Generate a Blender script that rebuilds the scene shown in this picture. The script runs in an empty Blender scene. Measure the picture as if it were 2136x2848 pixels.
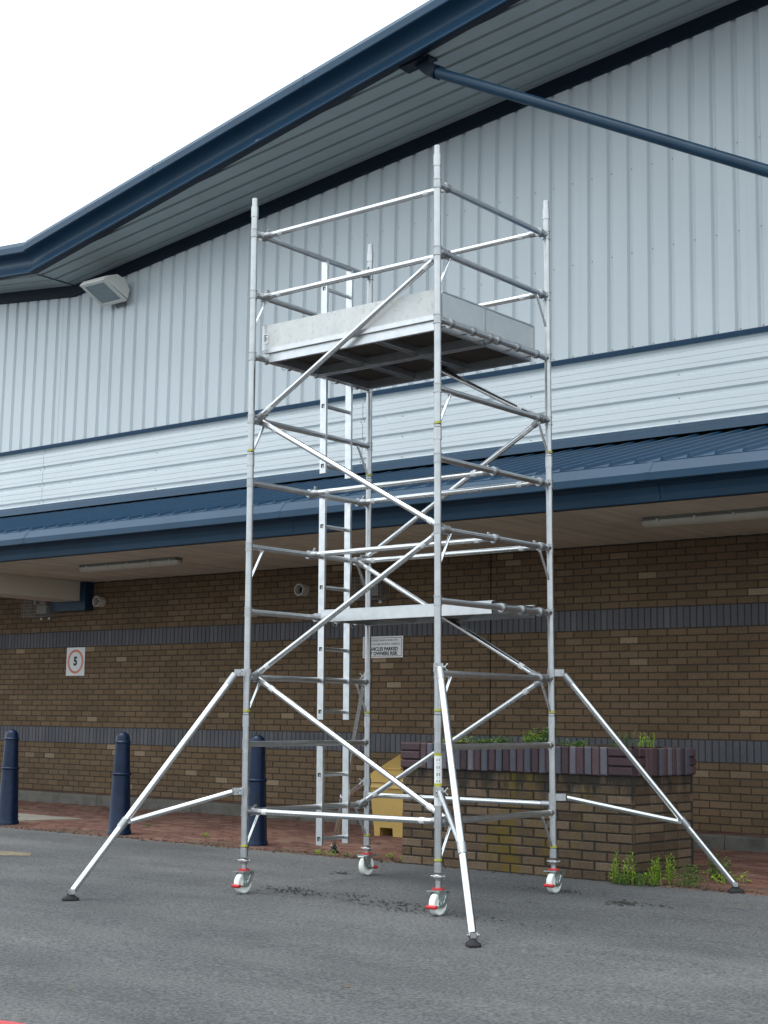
import bpy, math, random
from mathutils import Vector, Matrix
random.seed(7)
sc = bpy.context.scene
R = math.radians

# ------------------------------------------------------------------ camera
cam = bpy.data.cameras.new('camera')
cam_o = bpy.data.objects.new('camera', cam)
sc.collection.objects.link(cam_o)
CAM = Vector((6.2104, -8.2287, 1.2343))
RT = Vector((0.7756, 0.6310, 0.0163)).normalized()
FW = Vector((-0.6266, 0.7664, 0.1417)).normalized()
UP = RT.cross(FW).normalized(); RT = FW.cross(UP).normalized()
mw = Matrix((RT, UP, -FW)).transposed().to_4x4(); mw.translation = CAM
cam_o.matrix_world = mw
cam.sensor_fit = 'VERTICAL'; cam.sensor_height = 36.0; cam.sensor_width = 27.0
cam.lens = 4156.23 / 2848 * 36
cam.clip_start = 0.05; cam.clip_end = 2000
sc.camera = cam_o
FPX = 4156.23 / 2136 * 768
def pix(P):
    d = Vector(P) - CAM; w = d.dot(FW)
    return (384 + FPX * d.dot(RT) / w, 512 - FPX * d.dot(UP) / w, w)

# ------------------------------------------------------------------ sky, sun, exposure
world = bpy.data.worlds.new('World'); sc.world = world; world.use_nodes = True
wn = world.node_tree; wn.nodes.clear()
SUN_EL, SUN_AZ = 70.0, 215.0          # azimuth clockwise from +Y: behind the camera
sky = wn.nodes.new('ShaderNodeTexSky'); sky.sky_type = 'NISHITA'; sky.sun_disc = False
sky.sun_elevation = R(SUN_EL); sky.sun_rotation = R(SUN_AZ)
sky.air_density = 1.0; sky.dust_density = 4.0; sky.ozone_density = 1.0
hs = wn.nodes.new('ShaderNodeHueSaturation'); hs.inputs['Saturation'].default_value = 0.14
mx = wn.nodes.new('ShaderNodeMix'); mx.data_type = 'RGBA'; mx.inputs['Factor'].default_value = 0.72
mx.inputs['B'].default_value = (9.2, 10.3, 11.1, 1)   # even cloud layer in front of the blue
bg = wn.nodes.new('ShaderNodeBackground'); bg.inputs['Strength'].default_value = 0.10
wo = wn.nodes.new('ShaderNodeOutputWorld')
wn.links.new(sky.outputs[0], hs.inputs['Color']); wn.links.new(hs.outputs[0], mx.inputs['A'])
wn.links.new(mx.outputs['Result'], bg.inputs['Color']); wn.links.new(bg.outputs[0], wo.inputs[0])
sl = bpy.data.lights.new('sun', 'SUN'); sl.energy = 0.8; sl.angle = R(35); sl.color = (1.0, 0.97, 0.93)
so = bpy.data.objects.new('sun', sl); sc.collection.objects.link(so)
sd = Vector((math.sin(R(SUN_AZ)) * math.cos(R(SUN_EL)), math.cos(R(SUN_AZ)) * math.cos(R(SUN_EL)), math.sin(R(SUN_EL))))
so.rotation_euler = sd.to_track_quat('Z', 'Y').to_euler()
sc.view_settings.view_transform = 'Standard'; sc.view_settings.look = 'None'
sc.view_settings.gamma = 1.0; sc.view_settings.exposure = 0.98
sc.view_settings.use_curve_mapping = False
sc.render.engine = 'CYCLES'
sc.cycles.max_bounces = 6

# ------------------------------------------------------------------ materials
def nmat(name):
    m = bpy.data.materials.new(name); m.use_nodes = True
    t = m.node_tree; b = t.nodes['Principled BSDF']
    return m, t, b
def N(t, kind, **kw):
    n = t.nodes.new(kind)
    for k, v in kw.items():
        if k in n.inputs: n.inputs[k].default_value = v
        else: setattr(n, k, v)
    return n
def ramp(t, stops, interp='LINEAR'):
    r = t.nodes.new('ShaderNodeValToRGB'); e = r.color_ramp.elements; r.color_ramp.interpolation = interp
    e[0].position, e[0].color = stops[0][0], (*stops[0][1], 1)
    e[1].position, e[1].color = stops[-1][0], (*stops[-1][1], 1)
    for p, c in stops[1:-1]:
        x = e.new(p); x.color = (*c, 1)
    return r
def bump(t, b, src, strength=.2, dist=.01):
    n = N(t, 'ShaderNodeBump', Strength=strength, Distance=dist)
    t.links.new(src, n.inputs['Height']); t.links.new(n.outputs[0], b.inputs['Normal'])
def mixc(t, fac, a, b_, mode='MIX'):
    m = t.nodes.new('ShaderNodeMix'); m.data_type = 'RGBA'; m.blend_type = mode
    for s, k in ((fac, 'Factor'), (a, 'A'), (b_, 'B')):
        if hasattr(s, 'is_linked') or hasattr(s, 'links'): t.links.new(s, m.inputs[k])
        elif k == 'Factor': m.inputs[k].default_value = s
        else: m.inputs[k].default_value = (*s, 1)
    return m.outputs['Result']
def coords(t, kind='pos'):
    if kind == 'pos': return t.nodes.new('ShaderNodeNewGeometry').outputs['Position']
    return t.nodes.new('ShaderNodeTexCoord').outputs['Object']

def paint(name, c, rough=.45, metal=0, vary=.12, scale=3, bs=.05, fine=60, spec=.5, dirt=None, stretch=None):
    m, t, b = nmat(name)
    co = coords(t)
    if stretch:
        mp = N(t, 'ShaderNodeMapping'); mp.inputs['Scale'].default_value = stretch
        t.links.new(co, mp.inputs['Vector']); co2 = mp.outputs[0]
    else: co2 = co
    n = N(t, 'ShaderNodeTexNoise', Scale=scale, Detail=6, Roughness=.6); t.links.new(co2, n.inputs['Vector'])
    lo = tuple(x * (1 - vary) for x in c); hi = tuple(min(1, x * (1 + vary)) for x in c)
    r = ramp(t, [(.3, lo), (.7, hi)]); t.links.new(n.outputs[0], r.inputs[0])
    col = r.outputs[0]
    if dirt:
        n3 = N(t, 'ShaderNodeTexNoise', Scale=dirt[1], Detail=8, Roughness=.7); t.links.new(co2, n3.inputs['Vector'])
        r3 = ramp(t, [(dirt[2], (0, 0, 0)), (dirt[2] + .18, (1, 1, 1))]); t.links.new(n3.outputs[0], r3.inputs[0])
        ml = N(t, 'ShaderNodeMath', operation='MULTIPLY'); ml.inputs[1].default_value = dirt[3]
        t.links.new(r3.outputs[0], ml.inputs[0])
        col = mixc(t, ml.outputs[0], col, dirt[0])
    t.links.new(col, b.inputs['Base Color'])
    b.inputs['Metallic'].default_value = metal
    b.inputs['Specular IOR Level'].default_value = spec
    rr = N(t, 'ShaderNodeMapRange'); rr.inputs['To Min'].default_value = max(.05, rough - .07); rr.inputs['To Max'].default_value = min(1, rough + .09)
    n2 = N(t, 'ShaderNodeTexNoise', Scale=fine, Detail=4); t.links.new(co, n2.inputs['Vector'])
    t.links.new(n2.outputs[0], rr.inputs['Value']); t.links.new(rr.outputs[0], b.inputs['Roughness'])
    if bs: bump(t, b, n2.outputs[0], bs, .004)
    return m

def piece_mat(name, tones, noise_amt=.25, rough=.9, bs=.6, scale=40, extra=None):
    """bricks and blocks: every piece takes its own tone"""
    m, t, b = nmat(name)
    g = t.nodes.new('ShaderNodeNewGeometry'); oi = t.nodes.new('ShaderNodeObjectInfo')
    ad = N(t, 'ShaderNodeMath', operation='ADD'); t.links.new(g.outputs['Random Per Island'], ad.inputs[0]); t.links.new(oi.outputs['Random'], ad.inputs[1])
    fr = N(t, 'ShaderNodeMath', operation='FRACT'); t.links.new(ad.outputs[0], fr.inputs[0])
    r = ramp(t, tones); t.links.new(fr.outputs[0], r.inputs[0])
    n = N(t, 'ShaderNodeTexNoise', Scale=scale, Detail=8, Roughness=.65); t.links.new(g.outputs['Position'], n.inputs['Vector'])
    r2 = ramp(t, [(.25, (1 - noise_amt * .8,) * 3), (.75, (1 + noise_amt * .8,) * 3)]); t.links.new(n.outputs[0], r2.inputs[0])
    col = mixc(t, 1.0, r.outputs[0], r2.outputs[0], 'MULTIPLY')
    n2 = N(t, 'ShaderNodeTexNoise', Scale=1.3, Detail=5); t.links.new(g.outputs['Position'], n2.inputs['Vector'])
    r3 = ramp(t, [(.3, (.86, .86, .86)), (.7, (1.1, 1.08, 1.05))]); t.links.new(n2.outputs[0], r3.inputs[0])
    col = mixc(t, 1.0, col, r3.outputs[0], 'MULTIPLY')
    if extra: col = extra(t, g, col)
    t.links.new(col, b.inputs['Base Color']); b.inputs['Roughness'].default_value = rough
    b.inputs['Specular IOR Level'].default_value = .3
    n4 = N(t, 'ShaderNodeTexNoise', Scale=scale * 3.5, Detail=6, Roughness=.7); t.links.new(g.outputs['Position'], n4.inputs['Vector'])
    bump(t, b, n4.outputs[0], bs, .006)
    return m

def planter_stain(t, g, col):
    sp = t.nodes.new('ShaderNodeSeparateXYZ'); t.links.new(g.outputs['Position'], sp.inputs[0])
    mp = N(t, 'ShaderNodeMapping'); mp.inputs['Scale'].default_value = (7, 7, 1.6); t.links.new(g.outputs['Position'], mp.inputs['Vector'])
    n = N(t, 'ShaderNodeTexNoise', Scale=1, Detail=7, Roughness=.7); t.links.new(mp.outputs[0], n.inputs['Vector'])
    h = N(t, 'ShaderNodeMapRange'); h.inputs['From Min'].default_value = .45; h.inputs['From Max'].default_value = .86
    h.inputs['To Min'].default_value = -.22; h.inputs['To Max'].default_value = .14; t.links.new(sp.outputs[2], h.inputs['Value'])
    ad = N(t, 'ShaderNodeMath', operation='ADD'); t.links.new(n.outputs[0], ad.inputs[0]); t.links.new(h.outputs[0], ad.inputs[1])
    r = ramp(t, [(.52, (0, 0, 0)), (.64, (.9, .9, .9))]); t.links.new(ad.outputs[0], r.inputs[0])
    col = mixc(t, r.outputs[0], col, (.028, .025, .021))                # black run-off below the coping
    n2 = N(t, 'ShaderNodeTexNoise', Scale=.8, Detail=6, Roughness=.7); t.links.new(mp.outputs[0], n2.inputs['Vector'])
    r2 = ramp(t, [(.54, (0, 0, 0)), (.70, (.8, .8, .8))])
    ax = N(t, 'ShaderNodeMath', operation='ADD'); ax.inputs[1].default_value = .95; t.links.new(sp.outputs[0], ax.inputs[0])
    ab = N(t, 'ShaderNodeMath', operation='ABSOLUTE'); t.links.new(ax.outputs[0], ab.inputs[0])
    gx = N(t, 'ShaderNodeMapRange'); gx.inputs['From Min'].default_value = .45; gx.inputs['From Max'].default_value = 0; gx.inputs['To Min'].default_value = -.03; gx.inputs['To Max'].default_value = .16; t.links.new(ab.outputs[0], gx.inputs['Value'])
    ay = N(t, 'ShaderNodeMath', operation='ADD'); t.links.new(n2.outputs[0], ay.inputs[0]); t.links.new(gx.outputs[0], ay.inputs[1]); t.links.new(ay.outputs[0], r2.inputs[0])
    col = mixc(t, r2.outputs[0], col, (.13, .090, .014))                 # yellow lichen
    n3 = N(t, 'ShaderNodeTexNoise', Scale=6.5, Detail=9, Roughness=.75); t.links.new(g.outputs['Position'], n3.inputs['Vector'])
    r3 = ramp(t, [(.64, (0, 0, 0)), (.72, (.7, .7, .7))]); t.links.new(n3.outputs[0], r3.inputs[0])
    return mixc(t, r3.outputs[0], col, (.30, .285, .26))                # white salts

def asphalt_mat():
    m, t, b = nmat('asphalt')
    p = coords(t)
    n1 = N(t, 'ShaderNodeTexNoise', Scale=.55, Detail=7, Roughness=.62); t.links.new(p, n1.inputs['Vector'])
    r1 = ramp(t, [(.3, (.088, .091, .094)), (.52, (.112, .114, .115)), (.72, (.137, .138, .138))]); t.links.new(n1.outputs[0], r1.inputs[0])
    n2 = N(t, 'ShaderNodeTexNoise', Scale=48, Detail=6, Roughness=.75); t.links.new(p, n2.inputs['Vector'])
    r2 = ramp(t, [(.36, (.42, .42, .43)), (.5, (1, 1, 1)), (.64, (1.6, 1.6, 1.58))]); t.links.new(n2.outputs[0], r2.inputs[0])
    c = mixc(t, 1.0, r1.outputs[0], r2.outputs[0], 'MULTIPLY')
    v = N(t, 'ShaderNodeTexVoronoi', Scale=60); t.links.new(p, v.inputs['Vector'])
    rv = ramp(t, [(.0, (1, 1, 1)), (.10, (1, 1, 1)), (.13, (0, 0, 0))]); t.links.new(v.outputs['Distance'], rv.inputs[0])
    wn_ = N(t, 'ShaderNodeTexNoise', Scale=25, Detail=1); t.links.new(p, wn_.inputs['Vector'])
    rw = ramp(t, [(.56, (0, 0, 0)), (.62, (1, 1, 1))]); t.links.new(wn_.outputs[0], rw.inputs[0])
    ml = N(t, 'ShaderNodeMath', operation='MULTIPLY'); t.links.new(rv.outputs[0], ml.inputs[0]); t.links.new(rw.outputs[0], ml.inputs[1])
    c = mixc(t, ml.outputs[0], c, (.36, .35, .33))                     # pale chippings
    mp = N(t, 'ShaderNodeMapping'); mp.inputs['Rotation'].default_value = (0, 0, R(35)); mp.inputs['Scale'].default_value = (.35, 1.5, 1)
    t.links.new(p, mp.inputs['Vector'])
    n3 = N(t, 'ShaderNodeTexNoise', Scale=.8, Detail=6, Roughness=.6); t.links.new(mp.outputs[0], n3.inputs['Vector'])
    r3 = ramp(t, [(.40, (.74, .75, .76)), (.62, (1.06, 1.06, 1.05))]); t.links.new(n3.outputs[0], r3.inputs[0])
    c = mixc(t, 1.0, c, r3.outputs[0], 'MULTIPLY')                     # old tyre tracks and damp
    n5 = N(t, 'ShaderNodeTexNoise', Scale=9, Detail=8, Roughness=.8); t.links.new(p, n5.inputs['Vector'])
    r5 = ramp(t, [(.66, (0, 0, 0)), (.74, (.7, .7, .7))]); t.links.new(n5.outputs[0], r5.inputs[0])
    c = mixc(t, r5.outputs[0], c, (.05, .05, .05))
    t.links.new(c, b.inputs['Base Color']); b.inputs['Roughness'].default_value = .86; b.inputs['Specular IOR Level'].default_value = .35
    bump(t, b, n2.outputs[0], .9, .012)
    return m

def alu(name, c=.78, rough=.3, bs=.04, vary=.08, stretch=None):
    return paint(name, (c * .97, c * .99, c), rough, 1.0, vary, 14, bs, 220, stretch=stretch)

M = {}
M['asphalt'] = asphalt_mat()
M['brick'] = piece_mat('buff_brick', [(0, (.126, .084, .048)), (.2, (.146, .098, .057)), (.5, (.154, .104, .061)), (.85, (.164, .112, .067)), (.976, (.176, .121, .074)), (.984, (.26, .195, .125)), (1, (.29, .225, .15))])
M['slate_brick'] = piece_mat('blue_brick', [(0, (.094, .097, .112)), (.5, (.104, .106, .122)), (.8, (.108, .106, .120)), (1, (.125, .130, .144))], .2, .75)
M['planter_brick'] = piece_mat('planter_brick', [(0, (.080, .054, .034)), (.4, (.112, .077, .049)), (.75, (.135, .094, .061)), (1, (.165, .118, .080))], .3, extra=planter_stain)
M['coping_purple'] = piece_mat('purple_engineering_brick', [(0, (.050, .030, .036)), (.5, (.075, .044, .052)), (1, (.10, .062, .07))], .3, .6)
M['coping_blue'] = piece_mat('blue_engineering_brick', [(0, (.075, .078, .10)), (.5, (.105, .105, .13)), (1, (.15, .135, .16))], .25, .6)
def dirt_on_paving(t, g, col):
    n = N(t, 'ShaderNodeTexNoise', Scale=1.8, Detail=8, Roughness=.72); t.links.new(g.outputs['Position'], n.inputs['Vector'])
    sp = t.nodes.new('ShaderNodeSeparateXYZ'); t.links.new(g.outputs['Position'], sp.inputs[0])
    h = N(t, 'ShaderNodeMapRange'); h.inputs['From Min'].default_value = 3.4; h.inputs['From Max'].default_value = 2.2
    h.inputs['To Min'].default_value = -.10; h.inputs['To Max'].default_value = .16; t.links.new(sp.outputs[1], h.inputs['Value'])
    ad = N(t, 'ShaderNodeMath', operation='ADD'); t.links.new(n.outputs[0], ad.inputs[0]); t.links.new(h.outputs[0], ad.inputs[1])
    r = ramp(t, [(.52, (0, 0, 0)), (.66, (.8, .8, .8))]); t.links.new(ad.outputs[0], r.inputs[0])
    return mixc(t, r.outputs[0], col, (.085, .055, .036))              # soil and moss washed up at the asphalt edge
M['paver'] = piece_mat('red_paving', [(0, (.105, .052, .042)), (.35, (.145, .070, .055)), (.7, (.165, .085, .066)), (1, (.185, .115, .085))], .3, .92,
    extra=lambda t, g, col: dirt_on_paving(t, g, col))
M['mortar'] = paint('dark_mortar', (.058, .049, .039), .95, 0, .3, 20, .4, 150, .2)
M['mortar_light'] = paint('planter_mortar', (.042, .039, .034), .95, 0, .3, 20, .4, 150, .2)
M['soil'] = paint('soil', (.040, .030, .020), .97, 0, .45, 25, 1.0, 90, .15)
M['paving_bed'] = paint('paving_joint_soil', (.055, .040, .030), .97, 0, .4, 20, .8, 120, .15)
M['concrete'] = paint('concrete', (.13, .122, .105), .92, 0, .22, 5, .5, 120, .25, dirt=((.06, .055, .045), 3.5, .50, .7))
M['slab'] = paint('pale_concrete', (.25, .235, .20), .92, 0, .15, 5, .4, 120, .25)
M['clad'] = paint('goosewing_cladding', (.560, .605, .625), .42, 0, .035, 1.2, .02, 40, .45, dirt=((.43, .47, .49), .7, .58, .35), stretch=(1, 1, .25))
M['hclad'] = paint('pale_cladding', (.64, .685, .70), .38, 0, .03, 1.2, .02, 40, .5)
M['soffit'] = paint('grey_soffit', (.37, .41, .40), .5, 0, .06, 1.5, .02, 40, .4)
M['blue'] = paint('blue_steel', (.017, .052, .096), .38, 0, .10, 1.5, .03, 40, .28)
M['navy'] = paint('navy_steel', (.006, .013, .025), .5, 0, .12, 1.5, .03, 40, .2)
M['strut'] = paint('strut_paint', (.012, .040, .074), .38, 0, .12, 3, .03, 40, .25)
M['roofblue'] = paint('roof_sheet', (.014, .051, .101), .36, 0, .10, 1.2, .03, 30, .30)
M['plank'] = piece_mat('cream_board', [(0, (.60, .56, .47)), (.5, (.66, .62, .52)), (1, (.70, .65, .55))], .06, .6, .05, 6)
M['beam'] = paint('cream_boarding', (.62, .58, .48), .55, 0, .06, 1, .03, 40, .4)
M['dark'] = paint('dark_gap', (.012, .012, .013), .9, 0, .1, 5, 0, 40, .1)
M['upright'] = alu('upright_aluminium', .49, .38, .05, .10)
M['brace'] = alu('brace_aluminium', .80, .24, .02, .05)
M['rung'] = alu('rung_aluminium', .66, .33, .03, .08)
M['cast'] = alu('cast_aluminium', .44, .42, .10, .12)
M['stile'] = alu('stile_aluminium', .66, .34, .06, .12)
M['deckframe'] = alu('deck_aluminium', .62, .36, .03, .08)
M['zinc'] = paint('zinc_plate', (.50, .55, .54), .34, .95, .15, 18, .05, 120)
M['ply'] = paint('deck_plywood', (.050, .040, .034), .7, 0, .2, 8, .1, 80, .3)
M['toe'] = paint('silver_ply_toeboard', (.63, .64, .625), .5, 0, .08, 9, .08, 120, .4, dirt=((.38, .36, .31), 26, .54, .75))
M['toegrey'] = paint('alloy_toeboard', (.64, .66, .665), .36, .85, .06, 5, .03, 160)
M['nylon'] = paint('white_nylon', (.80, .83, .77), .42, 0, .05, 12, .03, 80)
M['red'] = paint('red_plastic', (.52, .018, .022), .4, 0, .12, 10, .02, 80)
M['rubber'] = paint('black_rubber', (.018, .018, .020), .7, 0, .2, 20, .1, 150, .3)
M['yellow'] = paint('yellow_tape', (.44, .42, .03), .5, 0, .1, 20, 0)
M['white'] = paint('white_label', (.76, .77, .77), .5, 0, .03, 20, 0)
M['ink'] = paint('black_ink', (.015, .015, .017), .6, 0, .05, 20, 0)
M['signface'] = paint('sign_face', (.66, .68, .67), .45, 0, .04, 6, 0)
M['noticeface'] = paint('notice_face', (.80, .82, .81), .45, 0, .04, 6, 0)
M['orange'] = paint('faded_red_ring', (.62, .20, .12), .5, 0, .08, 10, 0)
M['maroon'] = paint('maroon_border', (.22, .05, .05), .5, 0, .05, 10, 0)
M['bollard'] = paint('blue_bollard_paint', (.0035, .014, .041), .34, 0, .3, 10, .12, 70, .28, dirt=((.016, .026, .045), 40, .60, .7))
M['bin'] = paint('yellow_grit_bin', (.50, .33, .10), .55, 0, .08, 5, .06, 80, .4, dirt=((.40, .25, .07), 8, .58, .5))
M['flood'] = paint('cream_floodlight', (.70, .68, .62), .45, 0, .06, 6, .03, 60)
M['glass'] = paint('lamp_glass', (.20, .24, .245), .12, 0, .15, 7, .01, 60, .6)
M['tubelight'] = paint('tube_diffuser', (.46, .43, .36), .40, 0, .10, 5, .02, 60)
M['tubebody'] = paint('tube_body', (.17, .17, .15), .6, 0, .15, 5, .05, 60)
M['pipe'] = paint('vent_plastic', (.55, .53, .48), .5, 0, .08, 8, .02, 60)
M['wire'] = paint('galvanised_wire', (.34, .34, .33), .5, .6, .1, 20, 0)
M['lamp'] = paint('lamp_grey', (.24, .235, .22), .5, 0, .1, 10, .03)
M['redpaint'] = paint('worn_red_paint', (.48, .075, .085), .8, 0, .15, 12, .4, 90, .3)
M['yellowpaint'] = paint('worn_yellow_paint', (.21, .165, .085), .85, 0, .2, 6, .5, 90, .3, dirt=((.12, .122, .122), 9, .42, 1.0))
M['debris'] = paint('dark_debris', (.034, .032, .028), .95, 0, .4, 30, .5, 90, .2)
M['rust_leaf'] = paint('dead_leaf', (.20, .11, .045), .9, 0, .3, 30, .2)
def leaf_mat(name, tones):
    m, t, b = nmat(name)
    g = t.nodes.new('ShaderNodeNewGeometry')
    r = ramp(t, tones); t.links.new(g.outputs['Random Per Island'], r.inputs[0])
    t.links.new(r.outputs[0], b.inputs['Base Color']); b.inputs['Roughness'].default_value = .55
    b.inputs['Subsurface Weight'].default_value = 0
    tr = N(t, 'ShaderNodeBsdfTranslucent'); t.links.new(r.outputs[0], tr.inputs['Color'])
    ms = N(t, 'ShaderNodeMixShader'); ms.inputs[0].default_value = .3
    t.links.new(b.outputs[0], ms.inputs[1]); t.links.new(tr.outputs[0], ms.inputs[2])
    t.links.new(ms.outputs[0], t.nodes['Material Output'].inputs[0])
    return m
M['leaf'] = leaf_mat('bright_weed_leaf', [(0, (.15, .27, .015)), (.5, (.24, .40, .025)), (1, (.34, .50, .05))])
M['leaf2'] = leaf_mat('planter_weed_leaf', [(0, (.05, .12, .022)), (.5, (.09, .19, .035)), (1, (.15, .26, .05))])

# ------------------------------------------------------------------ mesh helpers
class MB:
    def __init__(s): s.v = []; s.f = []; s.sm = []
    def add(s, vs, fs, smooth=False):
        o = len(s.v); s.v += [tuple(v) for v in vs]
        for f in fs: s.f.append([i + o for i in f]); s.sm.append(smooth)
        return s
    def box(s, x0, x1, y0, y1, z0, z1, mat=None):
        vs = [Vector((x, y, z)) for z in (z0, z1) for y in (y0, y1) for x in (x0, x1)]
        if mat is not None: vs = [mat @ v for v in vs]
        return s.add(vs, [(0, 2, 3, 1), (4, 5, 7, 6), (0, 1, 5, 4), (2, 6, 7, 3), (0, 4, 6, 2), (1, 3, 7, 5)])
    def cham(s, sx, sy, sz, c, mat=None, axis='-y'):
        """box centred at 0 with the visible face chamfered; back left open-sided but closed"""
        hx, hy, hz = sx / 2, sy / 2, sz / 2
        if axis == '-y':
            a = [(-hx, hy, -hz), (hx, hy, -hz), (hx, hy, hz), (-hx, hy, hz)]
            b = [(-hx, -hy + c, -hz), (hx, -hy + c, -hz), (hx, -hy + c, hz), (-hx, -hy + c, hz)]
            d = [(-hx + c, -hy, -hz + c), (hx - c, -hy, -hz + c), (hx - c, -hy, hz - c), (-hx + c, -hy, hz - c)]
        else:   # top face
            a = [(-hx, -hy, -hz), (hx, -hy, -hz), (hx, hy, -hz), (-hx, hy, -hz)]
            b = [(-hx, -hy, hz - c), (hx, -hy, hz - c), (hx, hy, hz - c), (-hx, hy, hz - c)]
            d = [(-hx + c, -hy + c, hz), (hx - c, -hy + c, hz), (hx - c, hy - c, hz), (-hx + c, hy - c, hz)]
        vs = [Vector(p) for p in a + b + d]
        if mat is not None: vs = [mat @ v for v in vs]
        fs = []
        for i in range(4):
            j = (i + 1) % 4
            fs.append((i, j, 4 + j, 4 + i)); fs.append((4 + i, 4 + j, 8 + j, 8 + i))
        fs.append((8, 9, 10, 11)); fs.append((3, 2, 1, 0))
        return s.add(vs, fs)
    def tube(s, p0, p1, r, n=16, r2=None, caps=True, flute=0):
        p0 = Vector(p0); p1 = Vector(p1); r2 = r if r2 is None else r2
        ax = (p1 - p0).normalized(); u = ax.orthogonal().normalized(); w = ax.cross(u)
        def ring(p, rr): return [p + (u * math.cos(2 * math.pi * i / n) + w * math.sin(2 * math.pi * i / n)) * (rr - (flute if i % 2 else 0)) for i in range(n)]
        a = ring(p0, r); b = ring(p1, r2)
        s.add(a + b, [(i, (i + 1) % n, n + (i + 1) % n, n + i) for i in range(n)], flute == 0)
        if caps:
            s.add(a, [tuple(range(n - 1, -1, -1))]); s.add(b, [tuple(range(n))])
        return s
    def ring(s, p0, p1, r, t, n=16):
        """open pipe with wall thickness t"""
        s.tube(p0, p1, r, n, caps=False)
        p0 = Vector(p0); p1 = Vector(p1); ax = (p1 - p0).normalized(); u = ax.orthogonal().normalized(); w = ax.cross(u)
        def rg(p, rr): return [p + (u * math.cos(2 * math.pi * i / n) + w * math.sin(2 * math.pi * i / n)) * rr for i in range(n)]
        for p, flip in ((p0, 1), (p1, 0)):
            s.add(rg(p, r) + rg(p, r - t), [((i, n + i, n + (i + 1) % n, (i + 1) % n) if not flip else (i, (i + 1) % n, n + (i + 1) % n, n + i)) for i in range(n)])
        s.add(rg(p0, r - t) + rg(p1, r - t), [(i, n + i, n + (i + 1) % n, (i + 1) % n) for i in range(n)], True)
        return s
    def lathe(s, prof, o=(0, 0, 0), n=24, ax=(0, 0, 1), sharp=False):
        o = Vector(o); ax = Vector(ax).normalized(); u = ax.orthogonal().normalized(); w = ax.cross(u)
        vs = []
        for r, h in prof:
            vs += [o + ax * h + (u * math.cos(2 * math.pi * i / n) + w * math.sin(2 * math.pi * i / n)) * max(r, 1e-5) for i in range(n)]
        k = len(prof); fs = []
        if sharp:
            for j in range(k - 1):
                s.add(vs[j * n:(j + 2) * n], [(i, (i + 1) % n, n + (i + 1) % n, n + i) for i in range(n)], True)
            return s
        for j in range(k - 1):
            fs += [(j * n + i, j * n + (i + 1) % n, (j + 1) * n + (i + 1) % n, (j + 1) * n + i) for i in range(n)]
        return s.add(vs, fs, True)
    def prism(s, poly, h0, h1, fr):
        """poly 2D extruded; fr maps (a,b,h) to a point"""
        n = len(poly)
        A = [fr(a, b, h0) for a, b in poly]; B = [fr(a, b, h1) for a, b in poly]
        s.add(A + B, [(i, (i + 1) % n, n + (i + 1) % n, n + i) for i in range(n)] + [tuple(range(n - 1, -1, -1)), tuple(range(n, 2 * n))])
        return s
    def sweep(s, rows, smooth=False, flip=False):
        """rows: list of equal-length point rows joined into a sheet"""
        n = len(rows[0]); vs = [p for r in rows for p in r]
        fs = []
        for j in range(len(rows) - 1):
            for i in range(n - 1):
                q = (j * n + i, j * n + i + 1, (j + 1) * n + i + 1, (j + 1) * n + i)
                fs.append(q[::-1] if flip else q)
        return s.add(vs, fs, smooth)
    def mesh(s, name):
        me = bpy.data.meshes.new(name); me.from_pydata(s.v, [], s.f)
        me.polygons.foreach_set('use_smooth', s.sm); me.update()
        return me
    def build(s, name, mat, parent=None, **props):
        me = s.mesh(name)
        for m in (mat if isinstance(mat, (list, tuple)) else [mat]): me.materials.append(M[m])
        return link(bpy.data.objects.new(name, me), parent, **props)
def link(o, parent=None, **props):
    sc.collection.objects.link(o)
    if parent is not None: o.parent = parent
    for k, v in props.items(): o[k] = v
    return o
def empty(name, loc, **props):
    o = bpy.data.objects.new(name, None); o.location = loc; o.empty_display_size = .2
    return link(o, None, **props)
class Off(MB):
    """mesh builder whose points are given in world space and stored relative to a root"""
    def __init__(s, root): super().__init__(); s.o = Vector(root.location)
    def mesh(s, name):
        s.v = [tuple(Vector(v) - s.o) for v in s.v]
        return super().mesh(name)
def text_mesh(txt, size, mat, name, parent, origin, align='CENTER', bold=0.0, sx=1.0, depth=.002):
    """flat lettering facing -Y, origin in world space"""
    cu = bpy.data.curves.new('lettering', 'FONT'); cu.body = txt; cu.size = size; cu.align_x = align; cu.align_y = 'CENTER'
    cu.offset = bold; cu.resolution_u = 3
    tmp = bpy.data.objects.new('lettering', cu); sc.collection.objects.link(tmp)
    dg = bpy.context.evaluated_depsgraph_get(); me = bpy.data.meshes.new_from_object(tmp.evaluated_get(dg))
    bpy.data.objects.remove(tmp); bpy.data.curves.remove(cu)
    o = Vector(origin) - (Vector(parent.location) if parent.type == 'EMPTY' else Vector(parent.parent.location))
    for v in me.vertices: v.co = Vector((v.co.x * sx, 0, v.co.y)) + o
    me.materials.clear(); me.materials.append(M[mat]); me.name = name
    return link(bpy.data.objects.new(name, me), parent)

GZ = lambda y: -.012 + .026 * y
YW = 5.547                       # face of the brick wall
X0, X1 = -16.0, 7.0              # extent of the building that is built

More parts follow.
